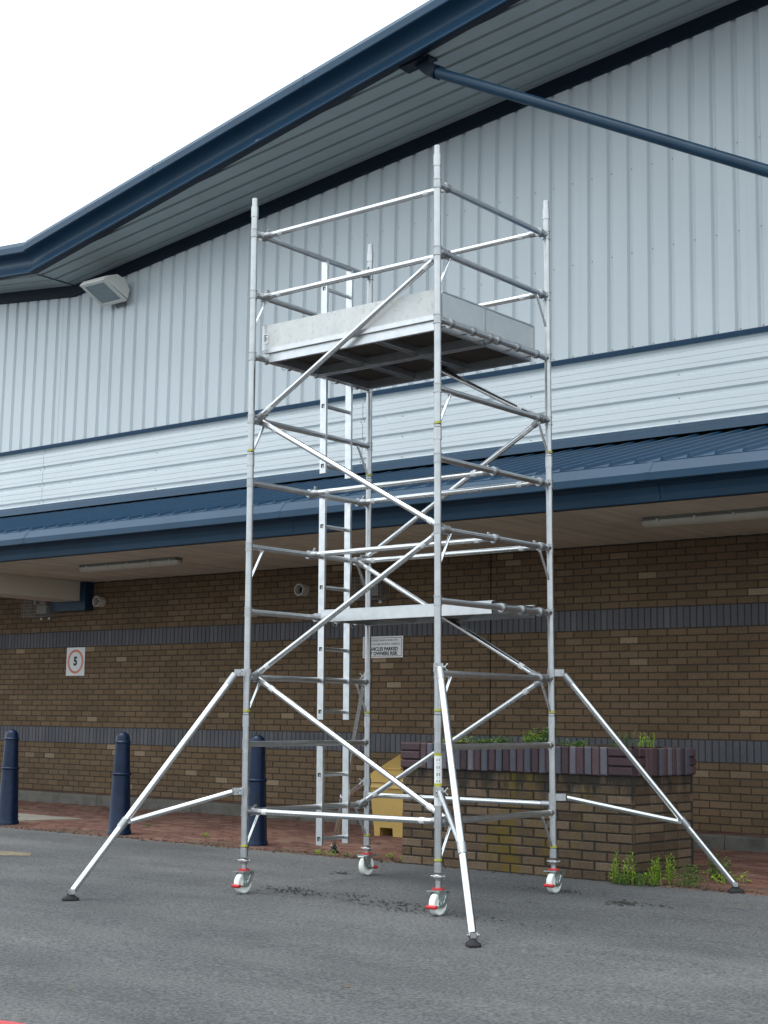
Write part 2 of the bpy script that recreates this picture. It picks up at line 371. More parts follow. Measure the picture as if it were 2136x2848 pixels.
def pieces(specs, name, rest_name, mat, parent, root, proto, limit=300):
    """specs: world matrices; the ones that show largest become objects that share one mesh, the rest one stuff part"""
    o = Vector(root.location)
    def score(m):
        x, y, w = pix(m.translation)
        if not (-15 < x < 783 and -15 < y < 1039) or w < 0: return 1e6 + w
        return w
    specs = sorted(specs, key=score)
    me = proto.mesh(name); me.materials.append(M[mat])
    for m in specs[:limit]:
        ob = bpy.data.objects.new(name, me); link(ob, parent)
        mm = m.copy(); mm.translation = m.translation - o
        ob.matrix_local = mm
    if len(specs) > limit:
        mb = MB()
        for m in specs[limit:]:
            mm = m.copy(); mm.translation = m.translation - o
            mb.add([mm @ Vector(v) for v in proto.v], proto.f)
        mb.build(rest_name, mat, parent, kind='stuff')
def jit(x, y, z, a=.0012, rot=.004, rz=0.0):
    m = Matrix.Translation((x + random.uniform(-a, a), y + random.uniform(-a, a) * 1.6, z + random.uniform(-a, a)))
    return m @ Matrix.Rotation(rz + random.uniform(-rot, rot), 4, 'Z') @ Matrix.Rotation(random.uniform(-rot, rot), 4, 'X')

# ================================================================== SETTING: ground
def ground_sheet(name, x0, x1, y0, y1, z_off, mat, nx=1, ny=1, wob=0):
    mb = MB(); rows = []
    for j in range(ny + 1):
        y = y0 + (y1 - y0) * j / ny; row = []
        for i in range(nx + 1):
            x = x0 + (x1 - x0) * i / nx
            w = wob * (math.sin(x * 1.3 + y * .7) + math.sin(x * .45 - y * 1.1 + 1)) if wob else 0
            row.append((x, y, GZ(max(min(y, 12), -25)) + z_off + w))
        rows.append(row)
    mb.sweep(rows)
    return mb.build(name, mat, None, kind='structure')
AE = 2.27                          # asphalt edge
mb = MB()
ys = [-600, -120, -25, -12, -8, -6, -4, -2, 0, 1, AE]
xs = [-600, -150, -40, -16, -10, -6, -3, 0, 3, 6, 12, 40, 150, 600]
mb.sweep([[(x, y, GZ(max(y, -25))) for x in xs] for y in ys])
mb.build('asphalt_ground', 'asphalt', None, kind='structure', label='worn grey asphalt of the car park')
mb = MB(); mb.sweep([[(x, y, z) for x in (-600, -60, X0, X1, 60, 600)] for y, z in ((AE, GZ(AE) - .012), (5.3, GZ(5.3) - .012), (14, .1), (600, .1))])
mb.build('terrain', 'paving_bed', None, kind='structure')

pave = empty('pavement', (-3, AE, GZ(AE)), kind='structure')
ob = Off(pave); ob.box(X0, X1, AE, 5.13, -.25, -.02)
# bed follows the slope
ob.v = [(x, y, GZ(y) + (-.008 if z > -.1 else -.2)) for x, y, z in ob.v]
ob.build('paving_bed', 'paving_bed', pave)
blk = MB().cham(.196, .096, .06, .006, axis='top')
specs = []
nrow = int((5.11 - AE) / .1)
for j in range(nrow):
    y = AE + .055 + j * .1
    for i in range(int((X1 - X0) / .2)):
        x = X0 + .1 + i * .2 + (.1 if j % 2 else 0)
        if -2.1 < x < .14 and 2.25 < y < 3.30: continue
        if -9.4 < x < -7.2 and 2.9 < y < 3.62 and x < -8.0 + (y - 2.9) * .9 - .6: continue
        m = Matrix.Translation((x, y, GZ(y) - .03 + random.uniform(-.003, .003))) @ Matrix.Rotation(R(1.49) + random.uniform(-.012, .012), 4, 'X') @ Matrix.Rotation(random.uniform(-.012, .012), 4, 'Y')
        specs.append(m)
pieces(specs, 'paving_block', 'paving_block_field', 'paver', pave, pave, blk)
# pale concrete cover let into the paving by the far bollard
ob = Off(pave); poly = [(-9.6, 2.93), (-8.35, 2.93), (-8.0, 3.58), (-9.6, 3.62)]
ob.prism(poly, -.07, .004, lambda a, b, h: Vector((a, b, GZ(b) + h)))
ob.build('concrete_cover', 'slab', pave)
# kerb
kerb = empty('kerb', (-3, 5.12, GZ(5.12)), kind='structure')
x = X0
kz = .2535
while x < X1:
    ob = Off(kerb)
    pr = [(5.12, GZ(5.12) - .1), (5.125, kz - .02), (5.145, kz), (5.25, kz), (5.25, -.1)]
    dx = random.uniform(-.002, .002)
    ob.prism(pr, x + .004, x + .911, lambda a, b, h: Vector((h, a + dx, b)))
    ob.build('kerb_stone', 'concrete', kerb); x += .915
stp = empty('plinth_strip', (-3, 5.26, .2), kind='structure')
specs = [Matrix.Translation((X0 + .105 * i + .05, 5.355 + .195 * j, kz - .032 + random.uniform(-.002, .002))) @ Matrix.Rotation(R(90), 4, 'Z') for i in range(int((X1 - X0) / .105)) for j in (0, 1)]
ob = Off(stp); ob.box(X0, X1, 5.252, YW, .1, kz - .012); ob.build('strip_bed', 'paving_bed', stp)
pieces(specs, 'strip_block', 'strip_block_row', 'paver', stp, stp, MB().cham(.19, .098, .06, .006, axis='top'), 120)

# painted marks
def mark(name, poly, mat, **kw):
    mb = MB(); mb.add([(a, b, GZ(b) + .004) for a, b in poly], [tuple(range(len(poly)))])
    return mb.build(name, mat, None, **kw)
mark('road_marking', [(.40, -3.90), (.50, -3.865), (.63, -3.845), (.80, -3.93), (.62, -4.10), (.2, -4.2)], 'redpaint', kind='structure', label='red painted line in the near corner of the asphalt')
mark('road_marking', [(-6.2, .35), (-5.35, .40), (-5.1, .58), (-5.28, .73), (-5.55, .72), (-6.0, .62)], 'yellowpaint', kind='structure', label='faded ochre paint patch on the asphalt at the left')

# ================================================================== BUILDING
bld = empty('retail_building', (-4, YW, .25), label='large shed store with grey cladding, blue eaves and brick lower wall', category='building')
def O(): return Off(bld)
def P(mb, name, mat, parent=bld, **kw): return mb.build(name, mat, parent, **kw)
rake = lambda x: 8.862 + .111 * x if x > -11.01 else 8.862 - .111 * 11.01 + .105 * (-11.01 - x)
trimz = lambda x: rake(x) - .172
# --- brick wall
z_b = .25
wall = P(O().box(X0, X1, YW + .006, YW + .20, .1, 3.19), 'brick_wall', 'mortar')
specs = []; sold = []
EXPJ = -3.478
def course(z, par):
    n = int((X1 - X0) / .225)
    for i in range(n):
        x = X0 + .1125 + i * .225 + (.1125 if par else 0)
        specs.append(jit(x, YW + .03, z))
zc = []
for k in range(9): zc.append(z_b + .0375 + .075 * k)
for k in range(15): zc.append(1.15 + .0375 + .075 * k)
for k in range(9): zc.append(2.5 + .0375 + .075 * k)
for k, zz in enumerate(zc): course(zz, k % 2)
for zb in (.925, 2.275):
    for i in range(int((X1 - X0) / .075)):
        sold.append(jit(X0 + .0375 + i * .075, YW + .03, zb + .1125))
bp = MB().cham(.214, .06, .064, .0035)
sp_ = MB().cham(.064, .06, .214, .0035)
pieces(specs, 'brick', 'brick_field', 'brick', wall, bld, bp)
band = P(O().box(X0, X1, YW + .012, YW + .014, .93, 1.14), 'soldier_band', 'mortar')
pieces(sold, 'soldier_brick', 'soldier_brick_rows', 'slate_brick', band, bld, sp_)
P(O().box(EXPJ - .006, EXPJ + .006, YW - .0035, YW + .003, .25, 3.175), 'expansion_joint', 'dark', wall)
P(O().box(X0, X1, YW + .25, YW + .45, .0, 7.5), 'light_leak_slab', 'mortar')  # unseen slab added behind the wall to stop light leaking through

# --- profiled sheets
FLK, FLO, DEP, PIT = .020, .034, .034, .25
def prof(s0, s1, phase, stiff=False, FLK=FLK, FLO=FLO, DEP=DEP):
    """(s, depth) along the sheet; valley starts at phase + k*PIT"""
    pts = [(s0, None)]
    k = math.floor((s0 - phase) / PIT) - 1
    out = []
    while phase + k * PIT < s1 + PIT:
        v = phase + k * PIT
        out += [(v, 0), (v + FLK, DEP), (v + FLK + FLO, DEP), (v + 2 * FLK + FLO, 0)]
        if stiff:
            for q in (.115, .19):
                out += [(v + q, 0), (v + q + .003, .005), (v + q + .007, .005), (v + q + .010, 0)]
        k += 1
    def at(s):
        for (a, da), (b, db) in zip(out, out[1:]):
            if a <= s <= b: return da + (db - da) * (s - a) / max(b - a, 1e-9)
        return 0
    return [(s0, at(s0))] + [p for p in out if s0 < p[0] < s1] + [(s1, at(s1))]
CL = YW - .035                    # crown plane of the vertical cladding
phx = -.182
x = phx - .095 - 16.0
while x < X1:
    x2 = x + 1.0
    pts = prof(x, x2 + .0, phx)
    off = random.uniform(-.0015, .0015)
    rows = []
    zs_ = [5.28, 6.2, None]
    mb = O()
    rows = [[(s, CL + d + off, 5.275 + random.uniform(-.001, .001)) for s, d in pts], [(s, CL + d + off, trimz(s) + .08) for s, d in pts]]
    mb.sweep(rows); mb.sweep([[(s, CL + d + off, 5.275) for s, d in pts], [(s, CL + d + off + .004, 5.275) for s, d in pts]], flip=True)
    c = P(mb, 'cladding_sheet', 'clad')
    sc_ = O()
    for s, d in [p for p in pts if p[1] > .03][1::2]:
        for zz in (5.31, 6.35, 7.3):
            if zz < trimz(s) - .1: sc_.tube((s - .008, CL + DEP, zz), (s - .008, CL + DEP - .007, zz), .007, 6)
    P(sc_, 'fixing_screws', 'lamp', c, kind='stuff')
    x = x2
# horizontal band
HX = [X0, -11.6, -5.4, .8, X1]
for a, b in zip(HX, HX[1:]):
    pts = prof(4.385, 5.262, 4.903, True)
    # valley runs 4.903 .. 4.965 upwards
    hc = YW - .018
    mb = O(); mb.sweep([[(a + .003, hc + d, s) for s, d in pts], [(b - .003, hc + d, s) for s, d in pts]], flip=True)
    c = P(mb, 'horizontal_cladding_sheet', 'hclad')
    sc_ = O()
    xx = a + .6
    while xx < b:
        for zz in (4.93, 4.68, 4.43): sc_.tube((xx, hc + DEP, zz), (xx, hc + DEP - .008, zz), .007, 6)
        xx += 1.85
    P(sc_, 'fixing_screws', 'lamp', c, kind='stuff')
    P(O().prism([(YW + .06, 5.285), (YW - .052, 5.282), (YW - .056, 5.272), (YW - .046, 5.226), (YW - .040, 5.226), (YW - .046, 5.262), (YW + .06, 5.268)], a + .002, b - .002, lambda y, z, h: Vector((h, y, z))), 'drip_flashing', 'blue')
    # apron flashing over the canopy roof
    P(O().prism([(YW + .04, 4.405), (YW - .012, 4.404), (5.43, 4.345), (5.40, 4.262), (5.405, 4.262), (5.437, 4.342), (YW + .04, 4.395)], a + .002, b - .002, lambda y, z, h: Vector((h, y, z))), 'apron_flashing', 'blue')
# --- canopy roof
cy0, cz0, cy1, cz1 = 2.87, 3.492, 5.50, 4.235
csl = (cz1 - cz0) / (cy1 - cy0)
def roof_prof(s0, s1, phase):
    out = []; k = math.floor((s0 - phase) / PIT) - 1
    while phase + k * PIT < s1 + PIT:
        v = phase + k * PIT
        out += [(v, 0), (v + .012, .028), (v + .018, .033), (v + .030, .033), (v + .036, .028), (v + .048, 0)]; k += 1
    return [(s0, 0)] + [p for p in out if s0 < p[0] < s1] + [(s1, 0)]
x = -16.113 + .12
while x < X1:
    pts = roof_prof(x, x + 1.0, -.363)
    mb = O(); mb.sweep([[(s, cy0 + .0, cz0 - .004) for s, d in pts], [(s, cy0, cz0 + d) for s, d in pts]]); mb.sweep([[(s, cy0, cz0 + d) for s, d in pts], [(s, cy1, cz1 + d) for s, d in pts]])
    P(mb, 'canopy_roof_sheet', 'roofblue'); x += 1.0
P(O().prism([(2.95, 3.46), (5.54, 4.20), (5.54, 4.10), (2.95, 3.38)], X0, X1, lambda y, z, h: Vector((h, y, z))), 'canopy_roof_core', 'navy')
# canopy fascia
cf = [(3.14, 3.186), (3.062, 3.178), (3.045, 3.176), (3.040, 3.182), (3.030, 3.24), (3.010, 3.30), (2.97, 3.326), (2.86, 3.322), (2.800, 3.316), (2.790, 3.322), (2.788, 3.386), (2.796, 3.396), (2.882, 3.498), (2.93, 3.50), (2.93, 3.47)]
CFX = [X0, -12.6, -8.39, -4.2, 0.05, 4.2, X1]
for a, b in zip(CFX, CFX[1:]):
    mb = O(); mb.sweep([[(a + .0025, y, z) for y, z in cf], [(b - .0025, y, z) for y, z in cf]], flip=True)
    f = P(mb, 'canopy_fascia_panel', 'blue')
    P(O().sweep([[(b - .03, y - .003, z + .002) for y, z in cf[8:13]], [(b + .03, y - .003, z + .002) for y, z in cf[8:13]]], flip=True), 'joint_strap', 'blue', f)
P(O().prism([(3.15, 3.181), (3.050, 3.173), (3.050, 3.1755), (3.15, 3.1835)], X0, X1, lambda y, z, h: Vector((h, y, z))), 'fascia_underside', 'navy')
# canopy soffit of boards
sof = P(O().box(X0, X1, 3.07, YW + .004, 3.200, 3.26), 'canopy_soffit', 'dark')
pl = MB().box(-.0475, .0475, -1.235, 1.235, -.006, .006)
specs = [Matrix.Translation((X0 + .05 + .1 * i, 4.312, 3.193 + random.uniform(-.0015, .0015))) @ Matrix.Rotation(random.uniform(-.001, .001), 4, 'X') for i in range(int((X1 - X0) / .1))]
pieces(specs, 'soffit_board', 'soffit_board_rest', 'plank', sof, bld, pl)
# box beam across the canopy at the left, and its blue collar on the wall
mb = O(); mb.box(-10.98, -10.47, 2.98, 5.40, 2.915, 3.185); P(mb, 'box_beam', 'beam')
mb = O(); mb.box(-11.08, -10.345, 5.40, YW + .002, 2.78, 3.184); P(mb, 'beam_collar', 'strut')

# --- upper eaves: soffit, skewed fascia, light-blocking cover
Yf = lambda x: 4.77 - .1055 * (x + 11.01) if x > -11.01 else 4.80 - .06 * (x + 11.01)
def soffit_run(a, b):
    n = max(1, int(round(abs(b - a)))); st = (b - a) / n
    for i in range(n):
        xa, xb = a + st * i, a + st * (i + 1)
        lim = Yf((xa + xb) / 2) - .06
        pts = prof(lim, YW + .02, 4.338, FLK=.010, FLO=.032, DEP=.040)
        mb = O(); mb.sweep([[(xa, s, rake(xa + 1e-4) + d) for s, d in pts], [(xb, s, rake(xb - 1e-4) + d) for s, d in pts]])
        P(mb, 'soffit_sheet', 'soffit')
soffit_run(-11.01, X1); soffit_run(X0, -11.01)
def bez(t):
    a = [(.130, .008), (.030, .115), (.005, .262), (.236, .274)]; u = 1 - t
    return tuple(u ** 3 * a[0][q] + 3 * u * u * t * a[1][q] + 3 * u * t * t * a[2][q] + t ** 3 * a[3][q] for q in (0, 1))
COVE = [bez(q / 16) for q in range(17)]
CAP = [(.236, .274), (.244, .284), (.246, .368), (.240, .380), (.206, .438), (.18, .444), (-.3, .46)]
UND = [(-.02, .004), (.115, -.010), (.128, -.004), (.130, .008)]
UF = UND + COVE[1:-1] + CAP
def fas(a, b):
    mb = O()
    for part, smt in ((UND, False), (COVE, True), (CAP, False)):
        mb.sweep([[(x, Yf(x) - u, rake(x) + w) for u, w in part] for x in (a, b)], smooth=smt, flip=True)
    return mb
UFX = [-11.005, -7.956, -5.05, -1.95, 1.2, 4.2, X1]
for a, b in zip(UFX, UFX[1:]):
    f = P(fas(a + .0, b - .0), 'eaves_fascia_panel', 'blue')
    if b < X1:
        P(O().sweep([[(x, Yf(x) - u - .003, rake(x) + w) for u, w in CAP[0:5]] for x in (b - .03, b + .03)], flip=True), 'joint_strap', 'blue', f)
P(fas(X0, -11.015), 'eaves_fascia_panel', 'blue')
for a, b in ((-11.01, X1), (X0, -11.01)):
    e = 1e-4
    mb = O(); mb.sweep([[(x, Yf(x) + .02, rake(x + s_) + .0035), (x, Yf(x) - .117, rake(x + s_) - .0125)] for x, s_ in ((a, e), (b, -e))], flip=True)
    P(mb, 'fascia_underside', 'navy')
    # dark trim where the soffit meets the wall
    mb = O()
    A = [Vector((a, y, rake(a + e) + z)) for y, z in ((YW - .075, -.004), (YW - .075, -.165), (YW - .062, -.172), (YW - .034, -.172))]
    B = [Vector((b, y, rake(b - e) + z)) for y, z in ((YW - .075, -.004), (YW - .075, -.165), (YW - .062, -.172), (YW - .034, -.172))]
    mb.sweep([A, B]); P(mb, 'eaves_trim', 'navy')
    mb = O(); V = []
    for x, s_ in ((a, e), (b, -e)):
        for y in (Yf(x) + .1, YW + 7):
            for dz in (.47, .36): V.append(Vector((x, y, rake(x + s_) + dz)))
    mb.add(V, [(0, 2, 6, 4), (1, 5, 7, 3), (0, 4, 5, 1), (2, 3, 7, 6)]); P(mb, 'light_leak_cover', 'roofblue')  # unseen top cover, added to keep skylight from leaking in above the eaves
# valley joint cover strip in the soffit
mb = O(); mb.sweep([[(-11.03, y, rake(-11.01) - .006) for y in (Yf(-11.0) + .03, YW - .08)], [(-10.99, y, rake(-11.01) - .006) for y in (Yf(-11.0) + .03, YW - .08)]])
P(mb, 'valley_strip', 'navy')
# raking strut down from the eaves
S0 = Vector((-3.36, 4.045, rake(-3.36) - .10)); S1 = Vector((5.2, 4.46, 3.97))
sdir = (S1 - S0).normalized()
st = P(O().tube(S0 + sdir * .18, S1, .0585, 24), 'roof_strut', 'strut')
mb = O(); side = sdir.cross(Vector((0, 0, 1))).normalized(); upn = side.cross(sdir).normalized()
def fr(a, b, h): return S0 + sdir * a + upn * b + side * h
mb.prism([(-.22, .10), (.26, .075), (.26, -.075), (.05, -.06), (-.2, .02)], -.012, .012, fr)
mb.tube(S0 + sdir * .17, S0 + sdir * .20, .075, 24)
mb.box(S0.x - .28, S0.x + .12, S0.y - .09, S0.y + .09, 0, .012, None)
mb.v[-8:] = [(x, y, z + rake(x) - .022) for x, y, z in mb.v[-8:]]
P(mb, 'strut_bracket', 'navy', st)
P(O().box(5.05, 5.35, 4.30, 4.62, 3.90, 3.99), 'strut_base', 'strut', st)

# ================================================================== THINGS ON THE BUILDING
def TO(root): return Off(root)
# floodlight
fl = empty('floodlight', (-9.97, YW - .05, 7.2), label='cream wedge-shaped floodlight tilted down on the cladding under the eaves', category='floodlight')
xa, xb = -10.235, -9.715
yt, zt, yb, zb = 4.965, 7.385, 5.395, 7.175
def ff(a, b, h):     # a along x, b along the face from top to bottom, h out of the face
    d = Vector((0, yb - yt, zb - zt)); L = d.length; d.normalize(); nrm = Vector((0, d.z, -d.y)); nrm = -nrm if nrm.z > 0 else nrm
    return Vector((xa + a, yt, zt)) + d * b + nrm * h
Lf = math.hypot(yb - yt, zb - zt); W_ = xb - xa
mb = TO(fl)   # housing: wedge with rounded back
secs = [(-.0, -.0), (.02, -.07), (.16, -.21), (.30, -.24), (Lf - .03, -.16), (Lf, -.02)]
rowA = [ff(0, a, h) for a, h in secs]; rowB = [ff(W_, a, h) for a, h in secs]
mb.add(rowA + rowB, [(i, i + 1, 7 + i, 6 + i) for i in range(5)] + [(0, 6, 11, 5), tuple(range(5, -1, -1)), tuple(range(6, 12))])
mb.build('housing', 'flood', fl)
mb = TO(fl); t_ = .05
for a0, a1, b0, b1 in ((0, W_, 0, t_), (0, W_, Lf - t_, Lf), (0, t_, t_, Lf - t_), (W_ - t_, W_, t_, Lf - t_)):
    mb.prism([(a0, b0), (a1, b0), (a1, b1), (a0, b1)], .001, .022, lambda a, b, h: ff(a, b, h))
mb.build('glass_frame', 'flood', fl)
TO(fl).prism([(t_, t_), (W_ - t_, t_), (W_ - t_, Lf - t_), (t_, Lf - t_)], .001, .008, lambda a, b, h: ff(a, b, h)).build('glass', 'glass', fl)
mb = TO(fl); mb.box(-10.06, -9.88, YW - .06, YW - .03, 7.14, 7.34); mb.box(-10.06, -10.04, 5.36, YW - .05, 7.22, 7.27); mb.box(-9.90, -9.88, 5.36, YW - .05, 7.22, 7.27)
mb.build('wall_bracket', 'lamp', fl)
TO(fl).tube((-9.99, 5.40, 7.18), (-9.95, 5.45, 7.08), .004, 6).build('cable', 'ink', fl)

# speed sign
sg = empty('speed_sign', (-10.66, YW, 1.868), label='square white sign with a red ring and the number 5 on the brick wall', category='sign')
TO(sg).box(-10.86, -10.46, YW - .012, YW - .006, 1.868, 2.268).build('panel', 'signface', sg)
mb = TO(sg); cx_, cz_ = -10.66, 2.068; n = 48
def circ(r, y): return [(cx_ + r * math.cos(2 * math.pi * i / n), y, cz_ + r * math.sin(2 * math.pi * i / n)) for i in range(n)]
mb.add(circ(.172, YW - .0135) + circ(.136, YW - .0135), [(i, n + i, n + (i + 1) % n, (i + 1) % n) for i in range(n)][:]); mb.build('ring', 'orange', sg)
text_mesh('5', .165, 'ink', 'numeral', sg, (cx_, YW - .0135, cz_), bold=.0085)
# parking notice
nt = empty('parking_notice', (-5.03, YW, 2.034), label='white bilingual parking notice with dark lettering on the brick wall', category='sign')
TO(nt).box(-5.335, -4.723, YW - .012, YW - .006, 2.034, 2.287).build('panel', 'noticeface', nt)
mb = TO(nt); a0, a1, b0, b1, w_ = -5.318, -4.740, 2.050, 2.271, .006
for q in ((a0, a1, b0, b0 + w_), (a0, a1, b1 - w_, b1), (a0, a0 + w_, b0 + w_, b1 - w_), (a1 - w_, a1, b0 + w_, b1 - w_)):
    mb.add([(q[0], YW - .0135, q[2]), (q[1], YW - .0135, q[2]), (q[1], YW - .0135, q[3]), (q[0], YW - .0135, q[3])], [(0, 1, 2, 3)])
mb.build('border', 'maroon', nt)
for tx, zz, s_, b_ in (('NI DDERBYNIWN UNRHYW', 2.238, .036, 0), ('GYFRIFOLDEB AM EICH CERBYD', 2.193, .036, 0), ('VEHICLES PARKED', 2.136, .057, .0022), ('AT OWNERS RISK', 2.083, .057, .0022)):
    text_mesh(tx, s_, 'ink', 'lettering', nt, (-5.029, YW - .0135, zz), bold=b_)
# round vents
for xv, zv, lab in ((-10.145, 2.897, 'round pale vent pipe in the brick wall beside the cream box beam'), (-6.303, 2.890, 'round pale vent pipe in the brick wall behind the tower ladder')):
    vt = empty('vent_pipe', (xv, YW, zv), label=lab, category='vent', group='round vents in the brick wall')
    TO(vt).ring((xv, YW + .0, zv), (xv, YW - .12, zv), .075, .012, 24).build('sleeve', 'pipe', vt)
    TO(vt).tube((xv, YW - .02, zv), (xv, YW - .03, zv), .062, 24).build('dark_bore', 'dark', vt)
# caged emergency lamps
def cage(x0, x1, z0, z1, lab):
    d = .20; y0 = YW - d
    rt = empty('caged_lamp', ((x0 + x1) / 2, YW, z0), label=lab, category='wall lamp', group='caged wall lamps')
    mb = TO(rt); r = .0022
    def wr(a, b): mb.tube(a, b, r, 5, caps=False)
    nx = int((x1 - x0) / .042); nz = int((z1 - z0) / .042)
    for i in range(nx + 1):
        x = x0 + (x1 - x0) * i / nx
        wr((x, y0, z0), (x, y0, z1)); wr((x, y0, z0), (x, YW - .01, z0)); wr((x, y0, z1), (x, YW - .01, z1))
    for j in range(nz + 1):
        z = z0 + (z1 - z0) * j / nz
        wr((x0, y0, z), (x1, y0, z)); wr((x0, y0, z), (x0, YW - .01, z)); wr((x1, y0, z), (x1, YW - .01, z))
    for k in range(1, 5):
        y = y0 + d * k / 5
        for x in (x0, x1): wr((x, y, z0), (x, y, z1))
        for z in (z0, z1): wr((x0, y, z), (x1, y, z))
    mb.build('wire_guard', 'wire', rt)
    xm = (x0 + x1) / 2
    TO(rt).box(xm - .11, xm + .11, YW - .09, YW - .004, z0 + .05, z0 + .19).build('lamp_box', 'lamp', rt)
    for s_ in (-1, 1):
        c = Vector((xm + s_ * .07, YW - .10, z0 + .235))
        TO(rt).lathe([(.0, -.02), (.02, -.02), (.05, .03), (.056, .05), (.05, .056), (0, .05)], c, 16, (s_ * .35, -.8, -.35)).build('spot_head', 'lamp', rt)
    for s_ in (-.09, .09):
        for zz in (z0 - .012, z1 + .012):
            f = TO(rt).box(xm + s_ - .020, xm + s_ + .020, YW - .014, YW - .006, zz - .022, zz + .022).build('fixing_lug', 'white', rt)
            TO(rt).tube((xm + s_, YW - .0145, zz), (xm + s_, YW - .018, zz), .007, 10).build('bolt_head', 'ink', f)
cage(-11.70, -11.08, 2.72, 2.99, 'wire-caged twin lamp on the wall below the cream box beam')
cage(-5.42, -4.92, 2.72, 2.99, 'wire-caged twin lamp on the wall above the parking notice')
# tube lights under the canopy
def tubelight(xa, xb, lab):
    y = 3.97; z = 3.186
    rt = empty('strip_light', ((xa + xb) / 2, y, z), label=lab, category='light fitting', group='strip lights under the canopy')
    sec = [(-.06, 0), (.06, 0), (.066, -.035), (-.066, -.035)]
    TO(rt).prism(sec, xa + .02, xb - .02, lambda a, b, h: Vector((h, y + a, z + b))).build('body', 'tubebody', rt)
    rows = []
    for h, k in ((xa, .55), (xa + .015, .85), (xa + .05, 1), (xb - .05, 1), (xb - .015, .85), (xb, .55)):
        rows.append([(h, y + k * .070 * math.cos(R(a)), z - .034 + k * .062 * math.sin(R(a))) for a in range(0, -181, -15)])
    mb = TO(rt); mb.sweep(rows, True)
    for rw in (rows[0], rows[-1]): mb.add(rw, [tuple(range(len(rw)))])
    df = mb.build('diffuser', 'tubelight', rt)
    xx = xa + .18
    while xx < xb - .05:
        for s_ in (-1, 1): TO(rt).box(xx - .012, xx + .012, y + s_ * .071 - .006, y + s_ * .071 + .006, z - .055, z - .022).build('clip', 'zinc', df)
        xx += .38
tubelight(-8.70, -6.90, 'long strip light under the canopy above the number sign')
tubelight(-.64, 1.16, 'long strip light under the canopy at the right above the brickwork')

# ================================================================== PLANTER
px0, px1, py0, py1 = -2.13, .185, 2.285, 3.32
pb = .047
plt = empty('brick_planter', ((px0 + px1) / 2, (py0 + py1) / 2, pb), label='raised rectangular brick planter with purple coping and weeds', category='planter')
core = TO(plt).box(px0 + .009, px1 - .009, py0 + .009, py1 - .009, -.05, .88).build('wall', 'mortar_light', plt)
fr_ = []; 
for k in range(11):
    zz = pb + .0375 + .075 * k - .002
    L = px1 - px0; n = int(round(L / .225)); st_ = L / n
    o_ = st_ / 2 if k % 2 else 0
    for side_y, rz in ((py0 + .03, 0), (py1 - .03, math.pi)):
        for i in range(n):
            x = px0 + st_ * (i + .5) + (o_ if k % 2 else 0)
            if k % 2 and i == n - 1: continue
            fr_.append((x, side_y, zz, rz))
    Lw = py1 - py0 - .12; n = max(1, int(round(Lw / .225))); st2 = Lw / n
    for sx, rz in ((px1 - .03, R(90)), (px0 + .03, R(-90))):
        for i in range(n):
            y = py0 + .06 + st2 * (i + .5)
            if k % 2: y += 0 if i % 1 else 0
            fr_.append((sx, y, zz, rz))
    if k % 2:      # half bats closing the front course at both ends
        for x in (px0 + st_ / 4, px1 - st_ / 4): fr_.append((x, py0 + .03, zz, 'half'))
full = [jit(x, y, z, .002, .006, rz) for x, y, z, rz in fr_ if rz != 'half']
half = [jit(x, y, z, .002, .006, 0) for x, y, z, rz in fr_ if rz == 'half']
pieces(full, 'brick', 'brick_rest', 'planter_brick', core, plt, MB().cham(.216, .06, .063, .005))
pieces(half, 'half_brick', 'half_brick_rest', 'planter_brick', core, plt, MB().cham(.103, .06, .063, .005))
# coping: soldiers with stacked stretchers at the corners
cz = pb + .825; ch = .222; ov = .022
cop = TO(plt).box(px0 + .0, px1 - .0, py0 + .0, py1 - .0, cz - .004, cz + ch - .012)
cop.f = [f for f in cop.f]; cop = cop.build('coping', 'mortar_light', plt)
def cop_brick(m, w, h, mat, nm):
    me_key = (nm, mat, round(w, 3))
    if me_key not in CB:
        me = MB().cham(w, .10, h, .008).mesh(nm); me.materials.append(M[mat]); CB[me_key] = me
    ob = link(bpy.data.objects.new(nm, CB[me_key]), cop); mm = m.copy(); mm.translation = m.translation - Vector(plt.location); ob.matrix_local = mm
CB = {}
def cop_run(p0, p1, rz, stack=True):
    p0 = Vector(p0); p1 = Vector(p1); L = (p1 - p0).length; d = (p1 - p0).normalized()
    e_ = .225 if stack else .11
    for q in ((e_ / 2), (L - e_ / 2)):
        for k in range(3):
            c = p0 + d * q; cop_brick(jit(c.x, c.y, cz + .037 + .074 * k, .002, .006, rz), e_ - .008, .066, 'coping_purple' if k else 'coping_purple', 'coping_stretcher')
    n = int((L - 2 * e_) / .072); s_ = (L - 2 * e_) / n
    for i in range(n):
        c = p0 + d * (e_ + s_ * (i + .5))
        cop_brick(jit(c.x, c.y, cz + ch / 2, .003, .008, rz), s_ - (.010 if i % 2 else .006), ch, 'coping_blue' if (i % 2 and random.random() < .9) else 'coping_purple', 'coping_brick')
cop_run((px0 - .012, py0 - ov + .05, 0), (px1 + .012, py0 - ov + .05, 0), 0)
cop_run((px1 + ov - .05, py0 + .08, 0), (px1 + ov - .05, py1, 0), R(90), False)
cop_run((px1, py1 + ov - .05, 0), (px0, py1 + ov - .05, 0), R(180), False)
cop_run((px0 - ov + .05, py1, 0), (px0 - ov + .05, py0 + .08, 0), R(-90), False)
mb = TO(plt); rows = []
for j in range(13):
    rows.append([(px0 + .08 + (px1 - px0 - .16) * i / 24, py0 + .08 + (py1 - py0 - .16) * j / 12, cz + ch - .005 + random.uniform(-.012, .02)) for i in range(25)])
mb.sweep(rows); mb.build('soil', 'soil', plt, kind='stuff')

